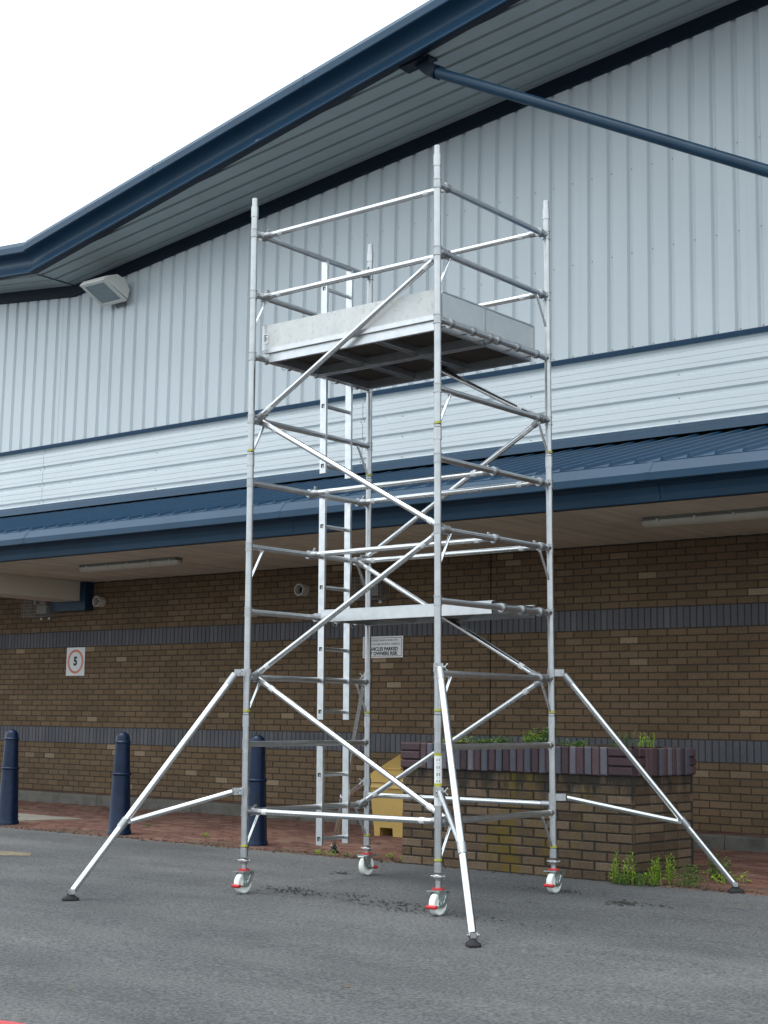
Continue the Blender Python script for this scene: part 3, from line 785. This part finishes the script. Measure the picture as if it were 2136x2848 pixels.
# ================================================================== WEEDS
def leaf(mb, p, d, L, w, droop=.35):
    d = Vector(d).normalized(); s_ = d.cross(Vector((0, 0, 1)))
    s_ = s_.normalized() if s_.length > .01 else Vector((1, 0, 0))
    m_ = p + d * L * .5 + Vector((0, 0, L * .06)); e = p + d * L + Vector((0, 0, -L * droop))
    mb.add([p, m_ + s_ * w / 2, e, m_ - s_ * w / 2, m_ + Vector((0, 0, -w * .18))], [(0, 1, 4), (1, 2, 4), (2, 3, 4), (3, 0, 4)])
def weed(name, loc, n, h, spread, L, w, mat, lab, cat='weed', group=None, tilt=.25, narrow=True):
    rt = empty(name, loc, label=lab, category=cat)
    if group: rt['group'] = group
    st_ = TO(rt); lf = TO(rt); b = Vector(loc)
    for k in range(n):
        a = random.uniform(0, 6.28); q = b + Vector((math.cos(a), math.sin(a), 0)) * random.uniform(0, spread)
        hh = h * random.uniform(.55, 1.05); tl = Vector((random.uniform(-tilt, tilt), random.uniform(-tilt, tilt), 1)).normalized()
        st_.tube(q + Vector((0, 0, -.01)), q + tl * hh, .0028, 5, .0012, caps=False)
        m_ = max(4, int(hh / (.011 if narrow else .02)))
        for i in range(m_):
            t = (i + 1) / m_
            if t < .12: continue
            ph = i * 2.4 + random.uniform(-.4, .4)
            up_ = .25 + .9 * t if narrow else .15 + .3 * random.random()
            sc__ = (1.05 - .55 * t) if narrow else random.uniform(.7, 1.15)
            leaf(lf, q + tl * hh * t, (math.cos(ph), math.sin(ph), up_), L * sc__ * random.uniform(.8, 1.15), w * sc__, .25 if narrow else .3)
    st_.build('stems', mat, rt, kind='stuff'); lf.build('leaves', mat, rt, kind='stuff')
    return rt
zp = cz + ch
weed('tall_weed', (.085, 2.20, GZ(2.2)), 4, .25, .05, .085, .017, 'leaf', 'tall bright green weed at the right corner of the planter base, leftmost', group='weeds by the planter', tilt=.12)
weed('tall_weed', (.20, 2.21, GZ(2.2)), 4, .24, .05, .085, .017, 'leaf', 'tall bright green weed at the planter corner, second from the left', group='weeds by the planter', tilt=.14)
weed('tall_weed', (.37, 2.30, GZ(2.3)), 6, .22, .06, .080, .017, 'leaf', 'bushy bright green weed at the planter corner, third from the left', group='weeds by the planter', tilt=.16)
weed('tall_weed', (.44, 2.42, GZ(2.4)), 5, .25, .05, .080, .017, 'leaf', 'tall bright green weed right of the planter, fourth from the left', group='weeds by the planter', tilt=.14)
weed('low_weed', (.29, 2.24, GZ(2.2)), 6, .12, .10, .07, .020, 'leaf', 'low spreading weed between the tall weeds at the planter corner', tilt=.5)
weed('low_weed', (.52, 2.62, GZ(2.6)), 9, .13, .13, .060, .026, 'leaf2', 'low leafy weed on the paving behind the tall weeds', tilt=.5, narrow=False)
weed('low_weed', (.56, 3.00, GZ(3.0)), 14, .18, .15, .060, .028, 'leaf2', 'loose leafy weed on the paving at the planter side, farthest back', tilt=.4, narrow=False)
weed('low_weed', (.74, 2.80, GZ(2.8)), 14, .09, .16, .055, .024, 'leaf', 'small low weed on the paving nearest the right stabiliser', tilt=.5, narrow=False)
for x, y, lab in ((.14, 2.17, 'tuft of low grass at the planter corner, left of the tall weeds'), (.33, 2.20, 'tuft of low grass in front of the tall weeds by the planter'), (.60, 2.38, 'tuft of low grass right of the tall weeds by the planter')):
    weed('grass_tuft', (x, y, GZ(y)), 14, .10, .10, .06, .010, 'leaf2', lab, group='grass tufts by the planter', tilt=.7)
def pw(x, y, n, h, sp, what, L=.055, w=.030, narrow=False):
    weed('planter_weed', (x, y, zp - .01), int(n * 1.5), h * .8, sp, L * 1.15, w * 1.15, 'leaf2' if random.random() < .7 else 'leaf', what, group='weeds growing in the planter', tilt=.35, narrow=narrow)
pw(-1.66, 2.46, 9, .10, .12, 'low leafy weed in the planter, leftmost of the row')
pw(-1.40, 2.50, 9, .07, .14, 'low leafy weed in the planter, second from the left')
pw(-1.14, 2.46, 9, .09, .13, 'low leafy weed in the planter, third from the left')
pw(-.98, 2.60, 9, .15, .12, 'leafy weed in the planter just left of its tallest weed')
pw(-.82, 2.52, 11, .21, .13, 'tallest leafy weed in the planter, behind the right tower post', .06, .03)
pw(-.42, 2.46, 9, .07, .14, 'low leafy weed in the planter right of the tower post')
pw(-.10, 2.60, 7, .17, .10, 'upright weed in the planter near its right end', .05, .016, True)
pw(.05, 2.75, 6, .15, .10, 'upright weed in the planter, rightmost', .05, .016, True)
for x, y, lab in ((-3.15, 2.36, 'tiny weed at the asphalt edge, leftmost behind the tower'), (-2.98, 2.33, 'tiny weed at the asphalt edge, second from left behind the tower'), (-2.80, 2.38, 'tiny weed at the asphalt edge beside the rear stabiliser foot'), (-2.46, 2.52, 'tiny weed at the asphalt edge by the rear castor'), (-2.22, 2.45, 'tiny weed at the foot of the planter left side'),
                  (-6.55, 3.3, 'tiny weed in the paving joints between the bollards, left'), (-5.2, 2.9, 'tiny weed in the paving joints between the bollards, right')):
    weed('edge_weed', (x, y, GZ(y)), 5, .055, .05, .04, .014, 'leaf' if random.random() < .6 else 'leaf2', lab, group='tiny weeds along the asphalt edge', tilt=.6, narrow=False)
# dead leaves, crumbs of soil and tar on the asphalt and along its edge
mb = MB()
def crumbs(cx, cy, sx, sy, n, s0, s1, th=.006):
    for _ in range(n):
        x = random.gauss(cx, sx); y = random.gauss(cy, sy); s_ = random.uniform(s0, s1); a = random.uniform(0, 3.1); z = GZ(y) + .0045
        s_ *= .8; k = 6; v = [(x + s_ * random.uniform(.5, 1) * math.cos(a + 6.283 * i / k) * 1.5, y + s_ * random.uniform(.5, 1) * math.sin(a + 6.283 * i / k), z) for i in range(k)]
        mb.add(v + [(x, y, z + th * random.uniform(.4, 1))], [(i, (i + 1) % k, k) for i in range(k)])
for q in ((-1.62, .30, .16, .06, 60, .006, .02), (-1.45, .22, .15, .05, 40, .006, .02), (-1.05, .36, .10, .04, 26, .006, .018), (-.55, .20, .22, .06, 60, .006, .022), (-.30, .02, .15, .04, 34, .005, .018), (.05, .12, .2, .05, 26, .005, .016), (.35, .0, .22, .05, 22, .004, .014), (.72, 1.26, .10, .05, 46, .008, .025), (.98, 1.28, .05, .02, 16, .006, .016), (-.02, 1.55, .14, .05, 44, .006, .02), (-2.0, 1.35, .08, .04, 24, .006, .02), (.0, 1.0, 1.4, .8, 50, .003, .010), (-.4, -2.2, 1.5, 1.0, 26, .003, .010), (-3.2, .1, 1.6, .8, 30, .003, .010)):
    crumbs(*q)
mb.build('asphalt_debris', 'debris', None, kind='stuff', label='dark crumbs of tar and moss scattered on the asphalt')
mb = MB()
for x in [X0 + .5 + i * .02 for i in range(1000)]:
    if x > 4: break
    crumbs(x, AE + random.uniform(-.04, .12), .03, .04, 1, .006, .024, .01)
for _ in range(160):
    x = random.uniform(-9, 1.5); crumbs(x, AE + abs(random.gauss(0, .5)), .02, .02, 1, .006, .02, .008)
mb.build('edge_soil', 'soil', None, kind='stuff', label='soil and moss lying along the asphalt edge')
mb = MB()
for _ in range(26):
    x = random.uniform(-6, 1.6); y = random.uniform(-3.5, 3.2); crumbs(x, y, .01, .01, 1, .008, .02, .006)
mb.build('dead_leaves', 'rust_leaf', None, kind='stuff', label='scattered brown dead leaves and straw')

# ================================================================== BOLLARDS
def bollard(x, y, lab):
    z = GZ(y) - .004
    rt = empty('bollard', (x, y, z), label=lab, category='bollard', group='blue bollards along the asphalt edge')
    body = [(0, 0), (.126, 0), (.130, .012), (.130, .045), (.124, .052), (.1235, .06), (.098, .62), (.097, .628)]
    TO(rt).lathe([(.112 if False else .128, 0), (.128, .035), (.121, .045), (.118, .055), (.093, .618)], (x, y, z), 32).build('lower_shaft', 'bollard', rt)
    TO(rt).lathe([(.093, .618), (.103, .622), (.106, .632), (.103, .643), (.090, .648)], (x, y, z), 32).build('collar_ring', 'bollard', rt)
    TO(rt).lathe([(.090, .645), (.0775, .955)], (x, y, z), 32).build('upper_shaft', 'bollard', rt)
    TO(rt).lathe([(.0775, .955), (.086, .957), (.088, .966), (.084, .975), (.0765, .978), (.0755, .995), (.070, 1.025), (.058, 1.050), (.038, 1.067), (.015, 1.074), (0, 1.075)], (x, y, z), 32).build('domed_cap', 'bollard', rt)
bollard(-8.10, 2.57, 'dark blue bollard at the left edge beside the concrete cover, leftmost of three')
bollard(-6.145, 2.54, 'dark blue bollard left of the tower beside the left stabiliser, middle of three')
bollard(-4.21, 2.60, 'dark blue bollard half hidden behind the left tower post, rightmost of three')

# ================================================================== GRIT BIN
gx0, gx1, gy0, gy1 = -4.02, -2.95, 4.10, 4.80
gz = GZ(4.1) - .004
gb = empty('grit_bin', ((gx0 + gx1) / 2, (gy0 + gy1) / 2, gz), label='yellow plastic grit bin with a sloping lid behind the planter', category='grit bin')
def taper(x0, x1, y0, y1, z0, z1, e0, e1):
    return [Vector((x, y, z)) for z, e in ((z0, e0), (z1, e1)) for x, y in ((x0 + e, y0 + e), (x1 - e, y0 + e), (x1 - e, y1 - e), (x0 + e, y1 - e))]
QF = [(0, 3, 2, 1), (4, 5, 6, 7), (0, 1, 5, 4), (1, 2, 6, 5), (2, 3, 7, 6), (3, 0, 4, 7)]
mb = TO(gb); mb.add(taper(gx0, gx1, gy0, gy1, gz + .09, gz + .50, .045, .012), QF)
for xs_ in ((gx0 + .05, gx0 + .13), (gx0 + .30, gx1 - .30), (gx1 - .13, gx1 - .05)):
    mb.add(taper(xs_[0] - .012, xs_[1] + .012, gy0 + .03, gy1 - .03, gz, gz + .095, .016, .012), QF)
mb.build('body', 'bin', gb)
TO(gb).add(taper(gx0 - .012, gx1 + .012, gy0 - .012, gy1 + .012, gz + .50, gz + .555, .0, .012), QF).build('rim', 'bin', gb)
mb = TO(gb)
lid = [(gy0 - .02, gz + .558), (gy0 - .02, gz + .60), (gy0 + .10, gz + .665), (gy1 - .14, gz + .845), (gy1, gz + .845), (gy1 + .01, gz + .558)]
mb.prism(lid, gx0 - .018, gx1 + .018, lambda a, b, h: Vector((h, a, b))); ld = mb.build('lid', 'bin', gb)
for k in range(3):
    xx = gx0 + .14 + k * .30
    TO(gb).prism([(gy0 + .14, gz + .690), (gy0 + .14, gz + .704), (gy1 - .18, gz + .848), (gy1 - .18, gz + .826)], xx, xx + .18, lambda a, b, h: Vector((h, a, b))).build('lid_panel', 'bin', ld)

# ================================================================== SCAFFOLD TOWER
def build_tower():
    W, L = 1.4571, 1.7988
    up = Vector((.0085, .0091, 1)).normalized(); th = -.013
    e = Vector((math.cos(th), math.sin(th), 0)); e -= up * e.dot(up); e.normalize(); n = up.cross(e)
    B3 = Matrix((e, n, up))
    OR = Vector((-L / 2, W / 2, -.609))
    T4 = B3.to_4x4(); T4.translation = B3 @ OR + Vector((0, 0, .597))
    rt = bpy.data.objects.new('scaffold_tower', None); link(rt, None, label='tall aluminium mobile scaffold tower on castors with two decks', category='scaffold tower')
    rt.matrix_world = T4
    Tinv = Matrix.Translation(Vector((0, 0, 0)))
    inv = (Matrix.Translation(Vector((0, 0, .597))) @ B3.to_4x4()).inverted()
    def toL(w): return inv @ Vector(w)             # world -> tower coordinates (before offset)
    class TM(MB):
        def mesh(s, name):
            s.v = [tuple(Vector(v) - OR) for v in s.v]; return super().mesh(name)
    def K(k): return .5 * k
    PA, PB, PC, PD = (-L, 0), (0, 0), (0, W), (-L, W)
    RU = .0254
    # ---- frames
    secs = [(-.333, .667, (0, 1)), (.667, 2.667, (2, 3, 4, 5)), (2.667, 4.667, (6, 7, 8, 9))]
    for (p, q, ladder) in ((PA, PD, True), (PB, PC, False)):
        for si, (z0, z1, ks) in enumerate(secs):
            fr_ = bpy.data.objects.new('ladder_frame' if ladder else 'end_frame', None); fr_.empty_display_size = .1; link(fr_, rt)
            for c in (p, q):
                for k in ks:
                    m = TM(); m.lathe([(RU, -.034), (RU + .0060, -.034), (RU + .0060, -.028), (RU + .0022, -.0275), (RU + .0022, .0275), (RU + .0060, .028), (RU + .0060, .034), (RU, .034)], (*c, K(k)), 20, sharp=True); m.build('rung_collar', 'cast', fr_)
                m = TM(); m.lathe([(RU, z1 - .036), (RU + .0042, z1 - .036), (RU + .0042, z1 - .028), (RU + .0030, z1 - .028), (RU + .0030, z1 + .050), (RU - .003, z1 + .050)], (*c, 0), 20, sharp=True); m.build('joint_collar', 'upright', fr_)
            for c in (p, q):
                m = TM(); m.tube((*c, z0 + (.055 if si else 0)), (*c, z1), RU, 24)
                if si == 2:
                    m.tube((*c, z1 + .04), (*c, z1 + .118), RU - .0030, 20)
                    m.tube((c[0] + .012, c[1] - .020, z1 + .1), (c[0] + .0135, c[1] - .0235, z1 + .1), .004, 8)
                m.build('upright', 'upright', fr_)
            for k in ks:
                a = Vector((*p, K(k))); b = Vector((*q, K(k)))
                m = TM(); m.tube(a + Vector((0, RU, 0)), b - Vector((0, RU, 0)), .0222, 28, flute=.0011, caps=False)
                m.tube(a, a + Vector((0, .055, 0)), .0245, 16); m.tube(b, b - Vector((0, .055, 0)), .0245, 16)
                m.build('rung', 'rung', fr_)
                if k % 2 == 0:
                    for c, s in ((a, 1), (b, -1)):
                        m = TM(); m.tube(c + Vector((0, s * .155, -.012)), c + Vector((0, s * .022, -.245)), .0105, 10)
                        m.tube(c + Vector((0, s * .158, -.008)), c + Vector((0, s * .142, -.036)), .0105, 10, .014); m.build('gusset_brace', 'brace', fr_)
            if ladder:
                lz0 = z0 + .02 if si else z0 + .033
                lz1 = K(ks[-1]) - .02
                for y in (.862, 1.185):
                    m = TM(); m.box(-L - .031, -L + .031, y - .011, y + .011, lz0, lz1); stl = m.build('ladder_stile', 'stile', fr_)
                    zz = K(ks[0]) - .25
                    while zz < lz1:
                        s = -1 if y < 1 else 1
                        if y < 1:
                            m = TM(); m.box(-L - .016, -L + .014, y - .0125, y - .0108, zz - .016, zz + .016); m.build('rung_socket', 'ink', stl)
                            m = TM(); m.box(-L + .000, -L + .012, y - .0135, y - .0118, zz - .014, zz + .004); m.build('socket_web', 'cast', stl)
                        zz += .5
                zz = K(ks[0]) - .25
                while zz < lz1:
                    m = TM(); m.tube((-L, .873, zz), (-L, 1.174, zz), .016, 20, flute=.0008, caps=False); m.build('ladder_rung', 'rung', fr_); zz += .5
            # interlock clips just above each joint
            if si < 2 or True:
                zc_ = (z0 + .083)
                for c in (p, q):
                    m = TM(); m.tube((*c, zc_ - .006), (*c, zc_ + .006), RU + .0018, 16)
                    m.box(c[0] + .016, c[0] + .034, c[1] - .026, c[1] - .008, zc_ - .008, zc_ + .008); m.build('interlock_clip', 'yellow', fr_)
                    m = TM(); m.tube((*c, zc_ - .013), (*c, zc_ - .0095), RU + .003, 16); m.build('clip_spring', 'ink', fr_)
    # ---- hook helper: claw over a rung at (x, y, z) for a brace that leaves in direction d
    def claw(m, c, d, r=.0215, latch=True):
        c = Vector(c); d = Vector(d).normalized(); s = 1 if d.x > 0 else -1
        ax = Vector((0, 1, 0))
        m.tube(c - ax * .021, c + ax * .021, .0345, 18)
        m.tube(c - ax * .026, c + ax * .026, .030, 18)
        m.tube(c + d * .022, c + d * .092, .027, 16, r + .0035)
        if latch:
            m.tube(c + Vector((s * .03, .0, .024)), c + Vector((s * .062, 0, .040)), .007, 8)
            o = c + Vector((s * .055, .0, .045)); m.tube(o - ax * .012, o + ax * .012, .008, 8)
    def brace(name, a, b, r=.0215, mat='brace', lab=None):
        a = Vector(a); b = Vector(b); d = (b - a).normalized()
        m = TM(); m.tube(a + d * .07, b - d * .07, r, 22)
        o = m.build(name, mat, rt)
        for c, dd in ((a, d), (b, -d)):
            m = TM(); claw(m, c, dd, r); m.build('claw_hook', 'cast', o)
        for c, dd in ((a, d), (b, -d)):
            m = TM(); q = c + dd * random.uniform(.13, .17); m.tube(q, q + dd * .045, r + .0006, 20, caps=False); m.build('size_label', 'white', o)
        return o
    yf, yr = .108, W - .095
    # guardrails
    for k in (9, 8):
        brace('guardrail', (-L, yf, K(k)), (0, yf, K(k))); brace('guardrail', (-L, yr, K(k)), (0, yr, K(k)))
    for k in (5, 4):
        for y in (.705, 1.325): brace('guardrail', (-L, y, K(k)), (0, y, K(k)))
    # diagonals, front
    y2 = .112
    brace('diagonal_brace', (-L, y2, K(2)), (0, .112, K(0) + .005)); brace('diagonal_brace', (-L, .056, K(2)), (0, .056, K(4)))
    brace('diagonal_brace', (-L, y2, K(6)), (0, y2 - .01, K(4))); brace('diagonal_brace', (-L, .052, K(6)), (0, .052, K(8)))
    # rear
    yr2 = W - .155
    brace('diagonal_brace', (-L, yr, K(0)), (0, yr, K(2))); brace('diagonal_brace', (-L, yr2, K(4)), (0, yr2, K(2)))
    brace('diagonal_brace', (-L, yr, K(4)), (0, yr, K(6))); brace('diagonal_brace', (-L, yr2, K(8)), (0, yr2, K(6)))
    # horizontal braces at the base
    brace('horizontal_brace', (-L, .056, .0), (0, .056, .0))
    o = TM(); o.tube((-L + .05, W, .075), (-.05, W, .062), .0215, 22); hb = o.build('horizontal_brace', 'brace', rt)
    for x, z in ((-L, .075), (0, .062)):
        m = TM(); m.tube((x, W, z - .028), (x, W, z + .028), RU + .006, 18); s = 1 if x < -1 else -1
        m.tube((x + s * .02, W, z), (x + s * .10, W, z), .0255, 16); m.build('clip', 'cast', hb)
    # ---- decks
    def deck(y0, y1, z, hooks, trap=False, xr=(-1.725, -.075)):
        xa, xb = xr
        m = TM()
        for y, s in ((y0, 1), (y1, -1)):                     # side rails, C-section
            yo = y; yi = y + s * .004
            m.box(xa, xb, min(yo, yi), max(yo, yi), z - .036, z + .050)
            m.box(xa, xb, min(y, y + s * .03), max(y, y + s * .03), z - .0400, z - .0365)
            m.box(xa - .012, xb + .012, min(y, y + s * .03), max(y, y + s * .03), z + .0505, z + .056)
        o = m.build('platform', 'deckframe', rt)
        m = TM(); m.box(xa + .005, xb - .005, y0 + .006, y1 - .006, z + .036, z + .047); m.build('plywood_deck', 'ply', o)
        for x in (xa + .002, xb - .032): 
            m = TM(); m.box(x, x + .030, y0 + .006, y1 - .006, z - .034, z + .034); m.build('end_rail', 'deckframe', o)
        for fx in (.30, .62):
            x = xa + (xb - xa) * fx; m = TM(); m.box(x - .028, x + .028, y0 + .006, y1 - .006, z - .012, z + .0345); m.box(x - .004, x + .004, y0 + .006, y1 - .006, z - .030, z - .0125); m.build('cross_bearer', 'deckframe', o)
        for y in hooks:
            for x, s in ((-L, 1), (0, -1)):
                m = TM(); ax = Vector((0, 1, 0)); c = Vector((x, y, z))
                m.tube(c - ax * .017, c + ax * .017, .0345, 18)
                m.box(min(x + s * .01, x + s * .09), max(x + s * .01, x + s * .09), y - .014, y + .014, z - .012, z + .033)
                m.build('deck_hook', 'cast', o)
        for y in ((y0 * .7 + y1 * .3), (y0 * .3 + y1 * .7)):
            m = TM(); pr = None
            for i in range(7):
                a = math.pi * i / 6; q = Vector((-L + .075, y + .028 * math.cos(a), z - .038 - .030 * math.sin(a)))
                if pr is not None: m.tube(pr, q, .0026, 6)
                pr = q
            m.build('wind_lock', 'zinc', o)
        return o
    deck(.106, .690, 3.5, (.154, .424, .648)); deck(.706, 1.330, 3.5, (.748, 1.012, 1.278))
    d3 = deck(.765, 1.345, 1.5, (.795, 1.055, 1.301))
    # ---- toe boards
    m = TM(); m.box(-1.745, -.045, .090, .105, 3.562, 3.757); tb = m.build('toe_board', 'toe', rt, label='long pale speckled front toe board')
    m = TM(); m.box(-1.75, -.04, .0845, .0895, 3.560, 3.5665); m.box(-1.755, -.04, .080, .105, 3.530, 3.5585); m.build('lower_lip', 'deckframe', tb)
    m = TM(); m.box(-1.778, -1.735, .0870, .1085, 3.560, 3.762); m.build('corner_clip', 'toegrey', tb)
    m = TM(); m.box(-1.765, -1.712, .0850, .0865, 3.610, 3.690); lb_ = m.build('label', 'white', tb)
    for i, wd in enumerate((.032, .02, .036, .026)):
        m = TM(); m.box(-1.755, -1.755 + wd,   .0840, .0848, 3.672 - i * .014, 3.679 - i * .014); m.build('label_print', 'ink', lb_)
    for y0, y1 in ((.145, .684), (.690, 1.352)):
        m = TM(); m.box(-.078, -.064, y0, y1, 3.566, 3.742); t_ = m.build('toe_board', 'toegrey', rt, label='grey metal end toe board')
        m = TM(); m.box(-.082, -.058, y0, y1, 3.7425, 3.752); m.box(-.082, -.056, y0, y1, 3.552, 3.5655); m.build('edge_trim', 'deckframe', t_)
        m = TM(); m.box(-.084, -.054, y1 - .010, y1 + .002, 3.568, 3.7415); m.build('end_clip', 'cast', t_)
    # ---- sticker on the front post
    m = TM(); m.tube((0, 0, .239), (0, 0, .461), RU + .0008, 24, caps=False); stk = m.build('load_sticker', 'white', rt)
    m = TM(); m.tube((0, 0, .442), (0, 0, .4615), RU + .0013, 24, caps=False); m.tube((0, 0, .2385), (0, 0, .258), RU + .0013, 24, caps=False); m.build('sticker_band', 'yellow', stk)
    m = TM()
    dcam = Vector((.62, -.78, 0)); side = Vector((.78, .62, 0))
    for zz, hh, wd in ((.415, .016, .010), (.392, .002, .03), (.365, .018, .014), (.345, .002, .03), (.318, .022, .016), (.295, .002, .03), (.272, .016, .014)):
        for a in ([-1, 1] if hh > .01 else [0]):
            c = dcam * (RU + .0012) + side * a * .008
            w2 = wd / 2 if a == 0 else wd * .35
            pts = []
            for s in (-1, -.33, .33, 1):
                ang = math.atan2(dcam.y, dcam.x) + (a * .30 + s * w2 / RU * .8)
                pts.append((math.cos(ang) * (RU + .0013), math.sin(ang) * (RU + .0013)))
            m.sweep([[(x, y, zz - hh / 2) for x, y in pts], [(x, y, zz + hh / 2) for x, y in pts]])
    m.build('sticker_print', 'lamp', stk)
    m = TM(); m.tube((0, 0, .110), (0, 0, .165), RU + .0008, 24, caps=False); m.build('small_sticker', 'white', rt)
    # ---- stabilisers
    def stab(post, foot_w, ztop, zlow, t, ztilt=0):
        post = Vector((*post, 0)); F = toL(foot_w); out = Vector((F.x - post.x, F.y - post.y, 0)).normalized(); tan = Vector((-out.y, out.x, 0))
        top = post + out * .085 + Vector((0, 0, ztop)); end = F + Vector((0, 0, .062)) - out * .012
        d = (end - top).normalized()
        m = TM(); m.tube(top + d * .05, end - d * .01, .0245, 24); o = m.build('stabiliser', 'brace', rt)
        m = TM(); m.tube(top + d * .015, top + d * .11, .0275, 20); m.build('end_sleeve', 'cast', o)
        J = top + d * ((end - top).length * t)
        low = post + out * .085 + Vector((0, 0, zlow))
        d2 = (J - low).normalized(); J2 = J - d2 * .055
        m = TM(); m.tube(low + d2 * .02, J2, .0205, 20); m.build('strut', 'brace', o)
        m = TM(); m.tube(J - d * .038, J + d * .038, .030, 20); m.box(-.012, .012, -.012, .012, 0, .06, Matrix.Translation(J2) @ d2.to_track_quat('Z', 'Y').to_matrix().to_4x4()); m.tube(J2 - tan * .024 + d2 * .02, J2 + tan * .024 + d2 * .02, .010, 10); m.build('slide_collar', 'cast', o)
        for z in (ztop, zlow):
            m = TM(); c = post + Vector((0, 0, z)); m.tube(c - Vector((0, 0, .030)), c + Vector((0, 0, .030)), RU + .0065, 20)
            mm = Matrix.Translation(c) @ Matrix.Rotation(math.atan2(out.y, out.x), 4, 'Z')
            m.box(.02, .095, -.021, .021, -.026, .026, mm)
            m.tube(c + out * .085 - tan * .030, c + out * .085 + tan * .030, .010, 10); cl = m.build('post_clamp', 'cast', o)
            m = TM(); wc = c + out * .052 - tan * .0
            q = wc + tan * .030; m.tube(wc, q + tan * .012, .006, 8)
            for s in (-1, 1): m.tube(q + tan * .008, q + tan * .022 + Vector((0, 0, s * .020)) , .005, 8, .003); m.tube(q + tan * .022 + Vector((0, 0, s * .020)), q + tan * .030 + Vector((0, 0, s * .022)), .006, 8)
            m.build('wing_nut', 'zinc', cl)
        # rubber foot
        gz_ = F.z + .002; mm = Matrix.Translation(Vector((F.x, F.y, gz_))) @ Matrix.Rotation(math.atan2(out.y, out.x), 4, 'Z')
        m = TM(); rows = []
        for k_, z in ((1.0, .0), (1.04, .010), (.95, .017), (.55, .030), (.38, .046)):
            rows.append([mm @ Vector((.060 * k_ * math.copysign(abs(math.cos(a)) ** .55, math.cos(a)), .042 * k_ * math.copysign(abs(math.sin(a)) ** .55, math.sin(a)), z)) for a in [2 * math.pi * i / 28 for i in range(29)]])
        m.sweep(rows, True); m.add([mm @ Vector((.060 * .38 * math.cos(2 * math.pi * i / 28), .042 * .38 * math.sin(2 * math.pi * i / 28), .046)) for i in range(28)], [tuple(range(28))])
        m.build('rubber_foot', 'rubber', o)
        m = TM(); c = mm @ Vector((-.010, 0, .060))
        for s in (-1, 1): m.tube(c + tan * (s * .020), c + tan * (s * .026), .019, 14)
        m.tube(c - tan * .034, c + tan * .040, .007, 10); m.box(-.012, .012, -.018, .018, .034, .075, mm); m.build('foot_pivot', 'cast', o)
    g = lambda x, y: (x, y, GZ(y))
    stab(PA, g(-2.461, -1.102), 1.035, .150, .70); stab(PB, g(.935, -.885), 1.04, .205, .71)
    stab(PC, g(1.05, 2.30), 1.045, .115, .715); stab(PD, g(-3.15, 2.56), 1.05, .18, .70)
    # ---- castors
    def castor(post, flip):
        x, y = post; zg = toL(B3 @ Vector((x, y, -.6)) + Vector((0, 0, .597)))  # same frame
        wpt = (Matrix.Translation(Vector((0, 0, .597))) @ B3.to_4x4()) @ Vector((x, y, -.6))
        ground = toL((wpt.x, wpt.y, GZ(wpt.y))).z
        s = -1 if flip else 1
        rw = .076; axz = ground + rw - .001; yc = y - .034
        m = TM(); m.tube((x, y, -.333), (x, y, -.275), RU + .0035, 20); m.lathe([(RU + .002, -.345), (.036, -.352), (.038, -.362), (.036, -.370), (RU + .001, -.376), (RU - .001, -.386), (.020, -.387)], (x, y, 0), 20, sharp=True)
        for a in range(0, 360, 90): m.tube((x, y, -.358), (x + .050 * math.cos(R(a + 20)), y + .050 * math.sin(R(a + 20)), -.358), .006, 8)
        o = m.build('castor', 'cast', rt)
        top = axz + rw + .009
        m = TM(); m.tube((x, y, -.38), (x, y, top + .012), .0190, 20); zz = -.388
        while zz > top + .014: m.tube((x, y, zz), (x, y, zz - .004), .0208, 18); zz -= .009
        m.build('jack_screw', 'upright', o)
        m = TM(); m.tube((x, y, top + .004), (x, y, top + .015), .041, 24); m.build('swivel_cap', 'red', o)
        m = TM(); x += .022; m.box(x - .060, x + .045, yc - .045, y + .050, top - .006, top + .003)
        for sx in (-1, 1):
            pl_ = [(-.040, top - .002), (.046, top - .002), (.040, top - .026), (.022, axz - .010), (.0, axz - .018), (-.014, axz - .006), (-.018, top - .034)]
            m.prism([(yc + s * a if True else 0, b) for a, b in pl_], x + sx * .030, x + sx * .034, lambda a, b, h: Vector((h, a, b)))
        m.tube((x - .040, yc, axz), (x + .042, yc, axz), .010, 12); m.tube((x + .034, yc, axz), (x + .044, yc, axz), .016, 6)
        fk = m.build('fork', 'zinc', o)
        m = TM(); n = 36
        prof_ = [(.018, -.024), (.050, -.019), (.058, -.0235), (.071, -.0235), (rw, -.017), (rw + .0, .017), (.071, .0235), (.058, .0235), (.050, .019), (.018, .024)]
        m.lathe(prof_, (x, yc, axz), n, (1, 0, 0)); m.build('wheel', 'nylon', o)
        m = TM()  # brake: plate, pedal, return arm
        m.prism([(yc + s * .012, axz + .022), (yc + s * .074, top - .004), (yc + s * .088, top - .016), (yc + s * .052, axz + .006), (yc + s * .022, axz - .026), (yc - s * .058, axz - .026), (yc - s * .060, axz - .013), (yc + s * .004, axz - .010)], x + .0355, x + .0385, lambda a, b, h: Vector((h, a, b)))
        m.tube((x + .037, yc + s * .02, axz + .03), (x + .044, yc + s * .02, axz + .03), .009, 10)
        m.tube((x - .02, yc + s * .078, top - .012), (x + .044, yc + s * .078, top - .012), .009, 12)
        m.tube((x + .041, yc + s * .005, axz), (x + .041, yc + s * .035, axz + .055), .0045, 8); m.build('brake_plate', 'zinc', fk)
        m = TM(); m.tube((x - .030, yc - s * .082, axz - .016), (x + .046, yc - s * .082, axz - .016), .0125, 14); m.tube((x + .030, yc - s * .055, axz - .015), (x + .030, yc - s * .085, axz - .016), .009, 10); m.build('brake_pedal', 'red', fk)
    castor(PA, False); castor(PB, False); castor(PC, False); castor(PD, True)
    return rt
build_tower()
